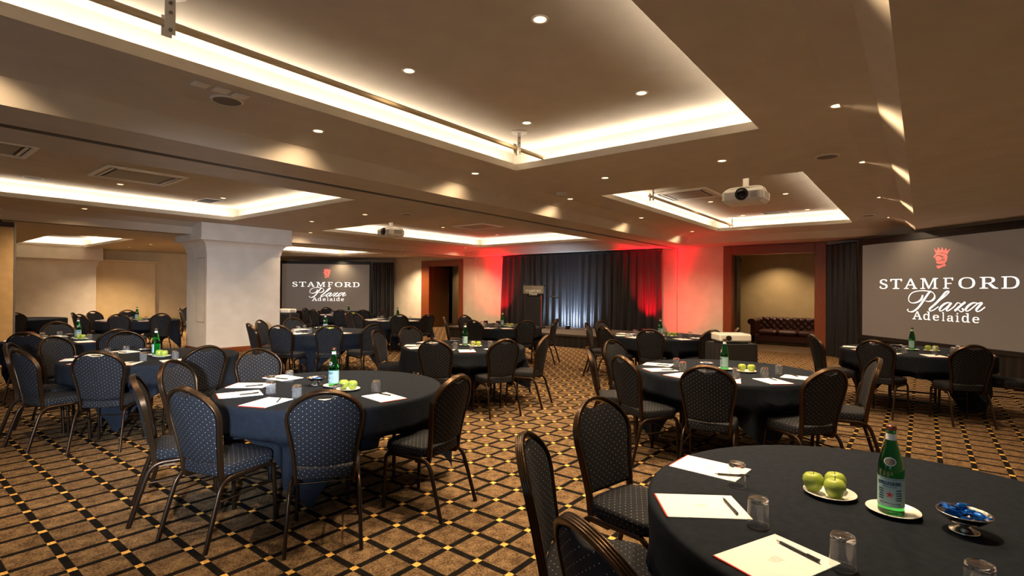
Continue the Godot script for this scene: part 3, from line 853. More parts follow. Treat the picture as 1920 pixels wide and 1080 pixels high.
func make_chair() -> Node3D:
	var t := thing("banquet_chair", "", "chair")
	# seat pad: rounded block, wider in front, with a crowned top
	var m := MB.new(); var N := 32; var rows := []; var uvs := []
	for p in [[0.0, 0.405, 0.0], [0.96, 0.405, 0.0], [1.0, 0.415, 0.062], [1.0, 0.452, 0.025], [0.985, 0.466, 0.008], [0.94, 0.476, 0.0], [0.6, 0.486, 0.0], [0.0, 0.489, 0.0]]:
		var row := []; var ur := []
		for k in N:
			var a := TAU * k / N
			var c := cos(a); var s := sin(a)
			var x := signf(c) * pow(absf(c), 0.42); var z := signf(s) * pow(absf(s), 0.42)
			var q := Vector2(x * (0.212 - 0.018 * (z * 0.5 + 0.5)), z * 0.212 - 0.005)
			row.append(Vector3(q.x * p[0], p[1], q.y * p[0]))
			var un: Vector2 = q * p[0] + q.normalized() * p[2]
			ur.append(Vector2(un.x / 0.045, un.y / 0.034))
		rows.append(row); uvs.append(ur)
	m.grid(rows, true, false, true, uvs)
	part("seat", m, M.fabric, t)
	# backrest pad with a crescent grip left open under the crown
	var half := []
	for q in chair_outline(0.013):
		if q[1] > 0.09:
			half.append(Vector3(q[0], q[1], 0))
	half[-1] = Vector3(0.0, 0.508, 0); half[-2] = Vector3(0.040, 0.516, 0); half[-3] = Vector3(0.085, 0.527, 0)
	half.push_front(Vector3(0.165, 0.108, 0)); half.push_front(Vector3(0.150, 0.094, 0)); half.push_front(Vector3(0.0, 0.082, 0))
	var up := smooth_path(half, 4)
	var ring := []
	for k in up.size():
		ring.append(up[k])
	for k in range(up.size() - 2, 0, -1):
		ring.append(Vector3(-up[k].x, up[k].y, 0))
	rows = []; uvs = []
	var ctr := Vector3(0, 0.31, 0)
	for p in [[0.0, -0.024], [0.55, -0.023], [0.9, -0.019], [0.985, -0.010], [1.0, 0.0], [0.985, 0.009], [0.9, 0.014], [0.55, 0.017], [0.0, 0.018]]:
		var row := []; var ur := []
		for q in ring:
			var w: Vector3 = ctr + (q - ctr) * p[0]
			row.append(on_back(w.x, w.y, p[1])); ur.append(Vector2(w.x / 0.045, w.y / 0.034))
		rows.append(row); uvs.append(ur)
	m = MB.new(); m.grid(rows, true, false, true, uvs)
	part("backrest", m, M.fabric, t)
	# ribbed loop round the back; its ends run forward under the seat
	var loop := []
	loop.append(Vector3(0.168, 0.372, 0.06)); loop.append(Vector3(0.168, 0.374, 0.13)); loop.append(Vector3(0.168, 0.385, 0.175))
	for q in chair_outline(0.0):
		if q[1] > 0.02:
			loop.append(on_back(q[0], q[1]))
	for k in range(loop.size() - 2, -1, -1):
		loop.append(Vector3(-loop[k].x, loop[k].y, loop[k].z))
	var sect := [Vector2(-0.009, -0.017), Vector2(0.006, -0.017)]
	for k in 4:
		var y := -0.0165 + k * 0.0085
		sect.append_array([Vector2(0.0105, y + 0.001), Vector2(0.0105, y + 0.0062), Vector2(0.0075, y + 0.0073)])
	sect.append_array([Vector2(0.006, 0.018), Vector2(-0.009, 0.018)])
	m = MB.new(); m.sweep(smooth_path(loop, 3), sect, Vector3(1, 0, 0))
	part("back_frame", m, M.frame, t)
	# legs: straight in front, swept back behind, joined by a rail under each side of the seat
	var oval := MB.new().ring(0.0115, 0.016, 8)
	for s in [-1.0, 1.0]:
		m = MB.new(); m.sweep(smooth_path([Vector3(s * 0.200, 0.0, -0.205), Vector3(s * 0.196, 0.30, -0.19), Vector3(s * 0.195, 0.37, -0.182), Vector3(s * 0.194, 0.396, -0.15)], 3), oval, Vector3(1, 0, 0))
		part("leg", m, M.leg, t)
		m = MB.new(); m.sweep(smooth_path([Vector3(s * 0.194, 0.392, 0.08), Vector3(s * 0.196, 0.388, 0.15), Vector3(s * 0.199, 0.355, 0.20), Vector3(s * 0.204, 0.27, 0.235), Vector3(s * 0.214, 0.0, 0.315)], 4), oval, Vector3(1, 0, 0))
		part("leg", m, M.leg, t)
		m = MB.new(); m.sweep([Vector3(s * 0.194, 0.396, -0.15), Vector3(s * 0.194, 0.392, 0.08)], oval, Vector3(1, 0, 0))
		part("seat_rail", m, M.leg, t)
		m = MB.new(); m.tube([Vector3(s * 0.197, 0.27, -0.19), Vector3(s * 0.203, 0.27, 0.234)], 0.006, 6)
		part("stretcher", m, M.leg, t)
	m = MB.new(); m.tube([Vector3(-0.198, 0.25, -0.194), Vector3(0.198, 0.25, -0.194)], 0.006, 6)
	part("stretcher", m, M.leg, t)
	return t

func make_cloth(chairs: Array) -> MB:
	var m := MB.new(); var N := 144; var R := 0.872; var H := TOP
	var rows := []
	for r in [0.0, 0.3, 0.6, 0.84, 0.862]:
		var row := []
		for k in N:
			var a := TAU * k / N
			row.append(Vector3(sin(a) * r, H - (0.0 if r < 0.85 else 0.003), cos(a) * r))
		rows.append(row)
	for j in 15:
		var tt := float(j) / 14.0
		var row := []
		for k in N:
			var a := TAU * k / N
			var reach := minf(1.14 / maxf(absf(cos(a)), absf(sin(a))), 1.56)
			var drop := reach - R
			var c := cos(4.0 * (a - PI / 4))      # 1 at a corner of the square cloth
			var hang := tt * drop
			var fold := 0.085 * maxf(c, 0.0) * maxf(c, 0.0) - 0.03 * maxf(0.0, cos(8.0 * (a - PI / 4) + PI)) + 0.014 * sin(19.0 * a + 0.6) + 0.01 * sin(31.0 * a)
			var rr := R + 0.006 + fold * smoothstep(0.02, 0.45, hang)
			var y := H - 0.012 - hang
			if y < 0.56:
				for q in range(0, chairs.size(), 3):
					var da := absf(angle_difference(a, deg_to_rad(chairs[q])))
					var lim: float = chairs[q + 1] - 0.565
					var w := smoothstep(0.56, 0.50, y) * (1.0 - smoothstep(0.24, 0.42, da))
					rr = lerpf(rr, minf(rr, lim), w)
			row.append(Vector3(sin(a) * rr, maxf(y, 0.012), cos(a) * rr))
		rows.append(row)
	m.grid(rows, true, false)
	return m.turned() if m.n[N].y < 0.0 else m

func make_table() -> Node3D:
	var t := thing("banquet_table", "", "table")
	var m := MB.new(); m.lathe([[0.0, 0.725], [0.855, 0.725], [0.862, 0.732], [0.862, 0.746], [0.855, 0.752], [0.0, 0.752]], 48)
	part("tabletop", m, M.darkwood, t)
	for s in [-1.0, 1.0]:
		for q in [-1.0, 1.0]:
			m = MB.new(); m.tube(smooth_path([Vector3(s * 0.42, 0.0, q * 0.26), Vector3(s * 0.42, 0.5, q * 0.26), Vector3(s * 0.40, 0.72, q * 0.22)], 3), 0.016, 8)
			part("leg", m, M.blackmetal, t)
		m = MB.new(); m.tube([Vector3(s * 0.42, 0.12, -0.26), Vector3(s * 0.42, 0.12, 0.26)], 0.012, 8)
		part("brace", m, M.blackmetal, t)
	return t

func bend_on(r: float) -> Callable:
	return func(p: Vector3) -> Vector3: return Vector3(sin(p.x / r) * (r + p.z), p.y, cos(p.x / r) * (r + p.z))

func arc_strip(r: float, a0: float, a1: float, y0: float, y1: float, r_top := -1.0) -> MB:
	var m := MB.new(); var r0 := []; var r1 := []
	var n := 28
	for k in n + 1:
		var a := lerpf(a0, a1, float(k) / n)
		r0.append(Vector3(sin(a) * r, y0, cos(a) * r)); r1.append(Vector3(sin(a) * (r if r_top < 0 else r_top), y1, cos(a) * (r if r_top < 0 else r_top)))
	m.grid([r0, r1])
	return m.turned() if m.n[14].dot(m.v[14] * Vector3(1, 0, 1)) < 0.0 else m

func make_bottle() -> Node3D:
	var t := thing("water_bottle", "", "bottle")
	var m := MB.new()
	m.lathe([[0.0, 0.004], [0.03, 0.0], [0.037, 0.0], [0.0405, 0.006], [0.0405, 0.148], [0.0395, 0.166], [0.036, 0.186], [0.030, 0.212], [0.0225, 0.240], [0.0165, 0.262], [0.0145, 0.278], [0.0145, 0.290], [0.0162, 0.292], [0.0162, 0.300], [0.0138, 0.303], [0.0, 0.303]], 36)
	part("glass_body", m, M.green, t)
	m = MB.new(); m.lathe([[0.0168, 0.296], [0.0172, 0.300], [0.0168, 0.309], [0.0145, 0.313], [0.0, 0.3135]], 28, Vector3.ZERO, false)
	part("cap", m, mat(Color(0.42, 0.24, 0.17), 0.35, 0.6), t)
	part("neck_label", arc_strip(0.0172, -PI, PI, 0.262, 0.284, 0.0152), M.label_white, t)
	var lb := part("label", arc_strip(0.0409, -2.35, 2.35, 0.028, 0.132), M.label, t)
	m = MB.new()
	for y in [0.0285, 0.0335, 0.1265, 0.1315]:
		var s := arc_strip(0.0411, -2.35, 2.35, y - 0.0007, y + 0.0007)
		var k := m.v.size()
		m.v.append_array(s.v); m.n.append_array(s.n); m.t.append_array(s.t)
		for j in s.i:
			m.i.append(j + k)
	part("label_border", m, M.label_dark, lb)
	m = MB.new()
	var tx := "S.PELLEGRINO"
	var wd := [0.8, 0.3, 0.8, 0.75, 0.7, 0.7, 0.75, 0.95, 0.85, 0.35, 0.9, 0.95]
	var x := -0.041
	for k in 12:
		var w: float = wd[k] * 0.0087
		letter(m, tx[k], x, x + w * 0.88, 0.106, 0.106 + (0.0125 if tx[k] != "." else 0.0025), 0.0, bend_on(0.0414), true)
		x += w
	letter(m, "SAN PELLEGRINO", -0.022, 0.022, 0.0985, 0.1015, 0.0, bend_on(0.0414))
	for r in 5:
		letter(m, ["ACQUA MINERALE", "NATURALE", "SORGENTE", "CALCIO SODIO", "TERME"][r], 0.019, 0.037, 0.087 - r * 0.0085, 0.0905 - r * 0.0085, 0.0, bend_on(0.0414))
		letter(m, ["CALCIO SODIO", "ACQUA MINERALE", "TERME", "NATURALE", "SORGENTE"][r], -0.037, -0.019, 0.087 - r * 0.0085, 0.0905 - r * 0.0085, 0.0, bend_on(0.0414))
	letter(m, "ACQUA MINERALE NATURALE", -0.034, 0.034, 0.038, 0.0425, 0.0, bend_on(0.0414))
	part("lettering", m, M.label_dark, lb)
	m = MB.new()
	for k in 10:
		var r0 := 0.0125 if k % 2 == 0 else 0.005; var r1 := 0.005 if k % 2 == 0 else 0.0125
		var a := PI / 2 + TAU * k / 10.0; var b := PI / 2 + TAU * (k + 1) / 10.0
		var f := bend_on(0.0416)
		m.tri(f.call(Vector3(0, 0.072, 0)), f.call(Vector3(cos(a) * r0, 0.072 + sin(a) * r0, 0)), f.call(Vector3(cos(b) * r1, 0.072 + sin(b) * r1, 0)), Vector3.BACK)
	part("star", m, M.label_red, lb)
	# oval medallion on the shoulder
	for q in [[1.0, M.label_white, "medallion", 0.0], [0.86, M.grey, "medallion_centre", 0.0004]]:
		m = MB.new(); var rows := []
		for rr in [0.0, 0.5, 1.0]:
			var row := []
			for k in 24:
				var a := TAU * k / 24.0
				var px: float = cos(a) * 0.019 * rr * q[0]; var py: float = 0.1885 + sin(a) * 0.0145 * rr * q[0]
				var R: float = remap(py, 0.166, 0.212, 0.0398, 0.0306) + 0.0004 + q[3] + 0.0006
				row.append(Vector3(sin(px / R) * R, py, cos(px / R) * R))
			rows.append(row)
		m.grid(rows, true, false)
		part(q[2], m.turned() if m.n[30].z < 0.0 else m, q[1], t)
	return t

func make_apple() -> Node3D:
	var t := thing("green_apple", "", "apple")
	var m := MB.new()
	m.lathe([[0.0, 0.007], [0.006, 0.004], [0.013, 0.0], [0.021, 0.003], [0.030, 0.015], [0.0365, 0.033], [0.038, 0.043], [0.0355, 0.056], [0.028, 0.066], [0.019, 0.0695], [0.010, 0.067], [0.004, 0.061], [0.0, 0.059]], 28)
	part("flesh", m, M.apple, t)
	m = MB.new(); m.tube(smooth_path([Vector3(0, 0.058, 0), Vector3(0.001, 0.070, 0.001), Vector3(0.005, 0.082, 0.002)], 3), 0.0014, 6)
	part("stalk", m, M.stem, t)
	return t

func make_bowl() -> Node3D:
	var t := thing("silver_bowl", "", "bowl")
	var m := MB.new()
	m.lathe([[0.0, 0.0], [0.040, 0.0], [0.043, 0.004], [0.040, 0.008], [0.024, 0.014], [0.016, 0.022], [0.016, 0.028], [0.0, 0.028]], 32)
	part("foot", m, M.chrome, t)
	m = MB.new()
	m.lathe([[0.0, 0.027], [0.02, 0.028], [0.045, 0.036], [0.063, 0.050], [0.071, 0.062], [0.075, 0.064], [0.075, 0.067], [0.069, 0.066], [0.060, 0.053], [0.042, 0.040], [0.02, 0.033], [0.0, 0.032]], 36)
	part("cup", m, M.chrome, t)
	return t

func make_mint() -> MB:
	var m := MB.new(); var rows := []
	for p in [[-0.031, 0.012, 0.002], [-0.024, 0.009, 0.003], [-0.017, 0.003, 0.003], [-0.013, 0.010, 0.007], [0.0, 0.013, 0.009], [0.013, 0.010, 0.007], [0.017, 0.003, 0.003], [0.024, 0.009, 0.003], [0.031, 0.012, 0.002]]:
		var row := []
		for k in 10:
			var a := TAU * k / 10.0
			var j := 1.0 + 0.12 * sin(3.0 * a + p[0] * 300.0)
			row.append(Vector3(p[0], p[2] * sin(a) * j + 0.009, p[1] * cos(a) * j))
		rows.append(row)
	m.grid(rows, true, false, true)
	return m

func make_tumbler() -> Node3D:
	# stands on its rim: thin clear side, thick glass base uppermost
	var t := thing("glass_tumbler", "", "glass")
	var m := MB.new()
	m.lathe([[0.0335, 0.0], [0.0350, 0.0015], [0.0345, 0.02], [0.0330, 0.080]], 40, Vector3.ZERO, false)
	part("side", m, M.thin_glass, t)
	m = MB.new()
	m.lathe([[0.0, 0.0815], [0.026, 0.0815], [0.0315, 0.0795], [0.0330, 0.081], [0.0325, 0.089], [0.030, 0.0945], [0.026, 0.0955], [0.0, 0.0945]], 40)
	part("thick_base", m, M.glass, t)
	m = MB.new(); m.lathe([[0.0335, 0.0], [0.0348, -0.0004], [0.0356, 0.0008], [0.0348, 0.002], [0.0335, 0.0012]], 40, Vector3(0, 0.0005, 0))
	part("rim", m, M.glass, t)
	return t

func make_pen() -> Node3D:
	var t := thing("ballpoint_pen", "", "pen")
	var m := MB.new()
	m.sweep([Vector3(-0.062, 0.005, 0), Vector3(0.066, 0.005, 0)], MB.new().ring(0.0046, 0.0046, 8), Vector3.UP)
	part("barrel", m, M.pen, t)
	m = MB.new()
	m.sweep([Vector3(-0.062, 0.005, 0), Vector3(-0.071, 0.005, 0), Vector3(-0.075, 0.005, 0)], MB.new().ring(0.0026, 0.0026, 8), Vector3.UP)
	part("tip", m, M.chrome, t)
	m = MB.new(); m.box(Vector3(0.028, 0.0095, -0.002), Vector3(0.070, 0.0115, 0.002), 0.0006)
	part("clip", m, M.pen, t)
	return t

func make_pad() -> Node3D:
	var t := thing("notepad", "", "notepad")
	part("paper", bx(Vector3(-0.105, 0, -0.148), Vector3(0.105, 0.004, 0.144), 0.0004), M.paper, t)
	part("red_edge", bx(Vector3(-0.105, 0, 0.144), Vector3(0.105, 0.0044, 0.149), 0.0004), M.red_edge, t)
	var e := part("faint_crest", emblem(), M.pinkprint, t)
	e.transform = Transform3D(Basis(Vector3(0.12, 0, 0), Vector3(0, 0, -0.12), Vector3(0, 0.1, 0)), Vector3(-0.232, 0.00405, 0.27))
	return t

func make_dish(r: float) -> MB:
	var m := MB.new()
	m.lathe([[0.0, 0.0], [r * 0.55, 0.0], [r * 0.6, 0.002], [r * 0.7, 0.006], [r * 0.97, 0.014], [r, 0.0155], [r * 0.985, 0.0175], [r * 0.7, 0.010], [r * 0.58, 0.005], [0.0, 0.0045]], 48)
	return m

func at_table(T: Dictionary, deg: float, r: float) -> Vector3:
	return Vector3(T.x + sin(deg_to_rad(deg)) * r, TOP, T.z + cos(deg_to_rad(deg)) * r)

var protos := {}
# the first copy of a kind is its model itself, the others are duplicates
func put(kind: String, label: String, at: Vector3, turn: float, group: String) -> Node3D:
	var o: Node3D = protos[kind]
	if o.get_meta("label") == "":
		o.position = at; o.rotation.y = turn
		o.set_meta("label", label); o.set_meta("group", group)
		return o
	return copy_of(o, str(o.get_meta("kind_name")), label, at, turn, group)

func furniture() -> void:
	protos = {"chair": make_chair(), "table": make_table(), "bottle": make_bottle(), "apple": make_apple(), "bowl": make_bowl(), "pen": make_pen(), "pad": make_pad(), "tumbler": make_tumbler()}
	for one in [["mint", "wrapped_mint", make_mint(), M.foil, "mint"], ["plate", "side_plate", make_dish(0.092), M.china, "plate"], ["saucer", "bottle_saucer", make_dish(0.084), M.china, "saucer"]]:
		protos[one[0]] = solo(one[1], one[2], one[3], "", one[4])
	for k in protos:
		protos[k].set_meta("kind_name", str(protos[k].name))
	rng.seed = 77
	for n in TABLES.size():
		var T: Dictionary = TABLES[n]
		var C := Vector3(T.x, 0, T.z)
		put("table", "round folding banquet table under the cloth of %s" % T.is, C, 0.2 * n, "round banquet tables")
		solo("tablecloth", make_cloth(T.ch), M.cloth, "dark slate square cloth draped over %s" % T.is, "tablecloth", C, 0.0, "dark tablecloths")
		for q in range(0, T.ch.size(), 3):
			var a := deg_to_rad(T.ch[q]); var d: float = T.ch[q + 1] - 0.325
			put("chair", "dotted banquet chair at the %s of %s" % [PLACES[T.ch[q + 2]], T.is], C + Vector3(sin(a), 0, cos(a)) * d, a + rng.randf_range(-0.04, 0.04), "dotted banquet chairs")
		if n == 13:
			continue
		var y := Vector3(0, TOP, 0)
		if n == 0:
			set_foreground(T)
			continue
		# centre of the table: bottle on a saucer, plate of apples, silver bowl of mints
		var cp := Vector3(T.x, TOP, T.z) + Vector3(rng.randf_range(-0.03, 0.03), 0, rng.randf_range(-0.03, 0.03))
		put("saucer", "small white saucer under the bottle on %s" % T.is, cp, 0, "bottle saucers")
		put("bottle", "green mineral water bottle in the middle of %s" % T.is, cp + Vector3(0, 0.005, 0), rng.randf_range(-2.6, 2.6), "green water bottles")
		var ap := cp + Vector3(0.215, 0, 0.01)
		put("plate", "white plate holding green apples on %s" % T.is, ap, 0, "apple plates")
		put("apple", "left green apple of the pair on %s" % T.is, ap + Vector3(-0.040, 0.009, 0.012), rng.randf() * 6, "green apples")
		put("apple", "right green apple of the pair on %s" % T.is, ap + Vector3(0.040, 0.009, -0.012), rng.randf() * 6, "green apples")
		var bp := cp + Vector3(-0.17, 0, 0.05)
		put("bowl", "silver footed mint bowl on %s" % T.is, bp, rng.randf() * 6, "silver mint bowls")
		if n < 8:
			for k in 4:
				var ma := TAU * k / 4.0 + 0.5
				put("mint", "blue wrapped mint in the silver bowl on %s" % T.is, bp + Vector3(cos(ma) * 0.024, 0.046, sin(ma) * 0.024), rng.randf() * 6, "mints on %s" % T.is)
		var ang := [-83, -50, -18, 18, 50, 86]
		for k in 6:
			var a: float = ang[k] + rng.randf_range(-3, 3)
			var p := at_table(T, a, 0.685)
			var tr := deg_to_rad(a) + rng.randf_range(-0.12, 0.12)
			put("pad", "white notepad at the %s of %s" % [PLACES[k], T.is], p, tr, "white notepads")
			put("tumbler", "upturned glass tumbler at the %s of %s" % [PLACES[k], T.is], at_table(T, a + 9, 0.485), 0, "upturned tumblers")
			if n < 9:
				put("pen", "black pen at the %s of %s" % [PLACES[k], T.is], p + Vector3(sin(deg_to_rad(a)) * -0.06, 0.0045, cos(deg_to_rad(a)) * -0.06) + Vector3(cos(deg_to_rad(a)), 0, -sin(deg_to_rad(a))) * 0.05, tr + rng.randf_range(0.6, 2.2), "black pens")
	# two chairs of a table hidden behind the pillar
	put("chair", "edge-on dotted banquet chair just left of the pillar, in the distance", Vector3(-17.3, 0, -6.35), -0.5, "dotted banquet chairs")
	put("chair", "distant dotted banquet chair half hidden by the pillar's left edge", Vector3(-18.35, 0, -6.7), -1.9, "dotted banquet chairs")
	sofa()
	projector_table("low black-draped table with a white projector before the sofa", "white projector standing on the black table before the sofa", Vector3(-2.12, 0, -7.68), 0.75)
	projector_table("black-draped table with a projector at the white pillar's right edge", "distant white projector standing on the table by the pillar", Vector3(-14.35, 0, -7.75), 0.5)

func set_foreground(T: Dictionary) -> void:
	var who: String = T.is
	put("pad", "white notepad at the left edge of the foreground table, farthest away", Vector3(-0.755, TOP, -2.41), -PI / 2 - 0.06, "white notepads")
	put("pad", "white notepad in the middle of three on the foreground table", Vector3(-0.645, TOP, -1.96), -0.96, "white notepads")
	put("pad", "white notepad nearest the camera on the foreground table", Vector3(-0.34, TOP, -1.71), -0.40, "white notepads")
	put("pen", "slim pen on the middle notepad of the foreground table", Vector3(-0.553, TOP + 0.0045, -2.01), -0.95, "black pens")
	put("pen", "black pen on the nearest notepad of the foreground table", Vector3(-0.295, TOP + 0.0045, -1.795), -0.47, "black pens")
	put("pen", "pen lying behind the farthest tumbler of the foreground table", Vector3(-0.64, TOP + 0.0045, -2.36), 0.5, "black pens")
	put("tumbler", "upturned tumbler beside the farthest notepad of the foreground table", Vector3(-0.60, TOP, -2.27), 0, "upturned tumblers")
	put("tumbler", "upturned tumbler beside the middle notepad of the foreground table", Vector3(-0.44, TOP, -1.93), 0, "upturned tumblers")
	put("tumbler", "upturned tumbler beside the nearest notepad of the foreground table", Vector3(-0.18, TOP, -1.79), 0, "upturned tumblers")
	put("tumbler", "upturned tumbler at the bottom edge of the photograph, at right", Vector3(0.12, TOP, -1.83), 0, "upturned tumblers")
	put("pad", "white notepad mostly cut off at the bottom right of the photograph", Vector3(0.02, TOP, -1.62), 0.12, "white notepads")
	var ap := Vector3(-0.285, TOP, -2.39)
	put("plate", "white plate with three green apples on the foreground table", ap, 0, "apple plates")
	put("apple", "left green apple of three on the foreground plate", ap + Vector3(-0.054, 0.011, 0.016), 0.4, "green apples")
	put("apple", "front green apple of three on the foreground plate", ap + Vector3(0.022, 0.010, 0.040), 2.0, "green apples")
	put("apple", "rear green apple with upright stalk on the foreground plate", ap + Vector3(0.014, 0.010, -0.044), 3.6, "green apples")
	put("saucer", "white saucer under the large foreground bottle", Vector3(-0.082, TOP, -2.345), 0, "bottle saucers")
	put("bottle", "large green water bottle with readable label on the foreground table", Vector3(-0.088, TOP + 0.005, -2.345), -0.06, "green water bottles")
	var bp := Vector3(0.112, TOP, -2.315)
	put("bowl", "silver bowl of blue mints at the right of the foreground table", bp, 0.4, "silver mint bowls")
	var spots := [[-0.035, 0.044, 0.0, 0.2], [0.0, 0.042, 0.03, 1.2], [0.03, 0.044, -0.012, 2.3], [-0.012, 0.043, -0.032, 0.9], [-0.024, 0.062, 0.010, 2.8], [0.014, 0.063, 0.004, 0.4], [-0.046, 0.062, -0.014, 1.8], [0.038, 0.061, 0.016, 2.6], [-0.008, 0.076, -0.004, 1.0], [0.0, 0.060, -0.03, 2.0]]
	for s in spots:
		put("mint", "blue foil-wrapped mint heaped in the foreground silver bowl", bp + Vector3(s[0], s[1], s[2]), s[3], "mints in the foreground bowl")

func projector_table(tl: String, pl: String, at: Vector3, turn: float) -> void:
	var t := thing("draped_table", tl, "table", at, turn, "black draped tables")
	part("tabletop", bx(Vector3(-0.26, 0.82, -0.21), Vector3(0.26, 0.848, 0.21), 0.008), M.black, t)
	var m := MB.new(); var rows := []
	for j in 7:
		var tv := float(j) / 6.0; var row := []
		for k in 60:
			var s := float(k) / 60.0 * 4.0; var c := int(s); var fr := s - c
			var P := [Vector2(-0.265, -0.215), Vector2(0.265, -0.215), Vector2(0.265, 0.215), Vector2(-0.265, 0.215)]
			var q: Vector2 = P[c].lerp(P[(c + 1) % 4], fr)
			q *= 1.0 + 0.05 * tv + 0.03 * tv * sin(k * 1.5)
			row.append(Vector3(q.x, lerpf(0.84, 0.02, tv), q.y))
		rows.append(row)
	m.grid(rows, true, false)
	part("drape", m, M.drape, t)
	var p := thing("projector", pl, "projector", at + Vector3(0, 0.849, 0), turn - 0.1, "table projectors")
	part("body", bx(Vector3(-0.22, 0.02, -0.17), Vector3(0.22, 0.13, 0.17), 0.02), M.white, p)
	var f := MB.new()
	for s in [[-0.17, -0.12], [0.17, -0.12], [-0.17, 0.12], [0.17, 0.12]]:
		f.lathe([[0.0, 0.0], [0.018, 0.0], [0.018, 0.022], [0.0, 0.022]], 10, Vector3(s[0], 0, s[1]))
	part("feet", f, M.darkgrey, p)
	var l := MB.new()
	l.sweep([Vector3(-0.10, 0.075, 0.165), Vector3(-0.10, 0.075, 0.19)], MB.new().ring(0.036, 0.036, 20), Vector3.UP)
	part("lens", l, M.lens, p)
	var g := MB.new()
	for k in 6:
		g.box(Vector3(0.2195, 0.035 + k * 0.013, -0.11), Vector3(0.2215, 0.041 + k * 0.013, 0.11))
	part("vent", g, M.grey, p)

func sofa() -> void:
	var t := thing("chesterfield_sofa", "brown buttoned leather sofa with rolled arms behind the wide opening", "sofa", Vector3(-3.12, 0, -17.35))
	var W := 1.05
	part("base", bx(Vector3(-W + 0.06, 0.06, -0.40), Vector3(W - 0.06, 0.28, 0.40), 0.03), M.leather, t)
	for k in 3:
		var c := -0.53 + 0.53 * k
		part("seat_cushion", bx(Vector3(c - 0.26, 0.28, -0.22), Vector3(c + 0.26, 0.43, 0.42), 0.05), M.leather, t)
	# buttoned back: a quilted sheet that rolls over at the top
	var m := MB.new(); var rows := []; var NU := 120; var NV := 26
	var bt := MB.new()
	for j in NV + 1:
		var v := float(j) / NV; var row := []
		for k in NU + 1:
			var u := float(k) / NU
			var x := lerpf(-W + 0.2, W - 0.2, u)
			var arc := v * 0.62
			var p: Vector3; var nn: Vector3
			if arc < 0.32:
				p = Vector3(x, 0.40 + arc * 0.98, -0.22 - arc * 0.14); nn = Vector3(0, 0.14, 0.99)
			else:
				var a := (arc - 0.32) / 0.085
				p = Vector3(x, 0.7136 + sin(a) * 0.085 * 0.75, -0.2648 - 0.085 + cos(a) * 0.085); nn = Vector3(0, sin(a), cos(a))
			var gu := u * 9.0; var gv := arc / 0.1
			var du := absf(fposmod(gu + gv * 0.5, 1.0) - 0.5) * 2.0; var dv := absf(fposmod(gu - gv * 0.5, 1.0) - 0.5) * 2.0
			var puff := 0.03 * (1.0 - pow(du, 4.0)) * (1.0 - pow(dv, 4.0)) - 0.008
			row.append(p + nn * puff)
		rows.append(row)
	m.grid(rows)
	part("back_quilting", m, M.leather, t)
	for r in 3:
		for k in 9:
			var u := (k + (0.5 if r % 2 == 0 else 0.0)) / 9.0
			if u > 0.97 or u < 0.03:
				continue
			var arc := 0.1 * r + 0.1
			bt.lathe([[0.0, 0.0], [0.010, 0.001], [0.007, 0.007], [0.0, 0.009]], 8, Vector3(lerpf(-W + 0.2, W - 0.2, u), 0.40 + arc * 0.98 - 0.004, -0.222 - arc * 0.14))
	part("button", bt, M.leather, t).set_meta("kind", "stuff")
	part("back_shell", bx(Vector3(-W + 0.1, 0.06, -0.44), Vector3(W - 0.1, 0.72, -0.27), 0.04), M.leather, t)
	for s in [-1.0, 1.0]:
		var a := MB.new()
		a.box(Vector3(minf(s * (W - 0.2), s * (W - 0.05)), 0.06, -0.42), Vector3(maxf(s * (W - 0.2), s * (W - 0.05)), 0.66, 0.40), 0.03)
		part("arm", a, M.leather, t)
		a = MB.new()
		a.sweep([Vector3(s * (W - 0.09), 0.66, -0.42), Vector3(s * (W - 0.09), 0.66, 0.0), Vector3(s * (W - 0.09), 0.66, 0.42)], MB.new().ring(0.095, 0.115, 20), Vector3.UP)
		part("arm_roll", a, M.leather, t)
		a = MB.new()
		a.sweep([Vector3(s * (W - 0.09), 0.66, 0.418), Vector3(s * (W - 0.09), 0.66, 0.432)], MB.new().ring(0.065, 0.08, 20), Vector3.UP)
		part("arm_scroll", a, M.leather, t)
	var fr := MB.new()
	for k in 14:
		var x := -W + 0.2 + k * (2 * W - 0.4) / 13.0
		fr.lathe([[0.0, -0.008], [0.008, -0.004], [0.009, 0.004], [0.0, 0.010]], 8, Vector3(x, 0.17, 0.402))
	part("front_button", fr, M.leather, t).set_meta("kind", "stuff")
	for s in [[-0.92, 0.33], [0.92, 0.33], [-0.92, -0.35], [0.92, -0.35]]:
		var f := MB.new(); f.lathe([[0.0, 0.0], [0.025, 0.0], [0.035, 0.03], [0.03, 0.065], [0.0, 0.065]], 12, Vector3(s[0], 0, s[1]))
		part("foot", f, M.darkwood, t)

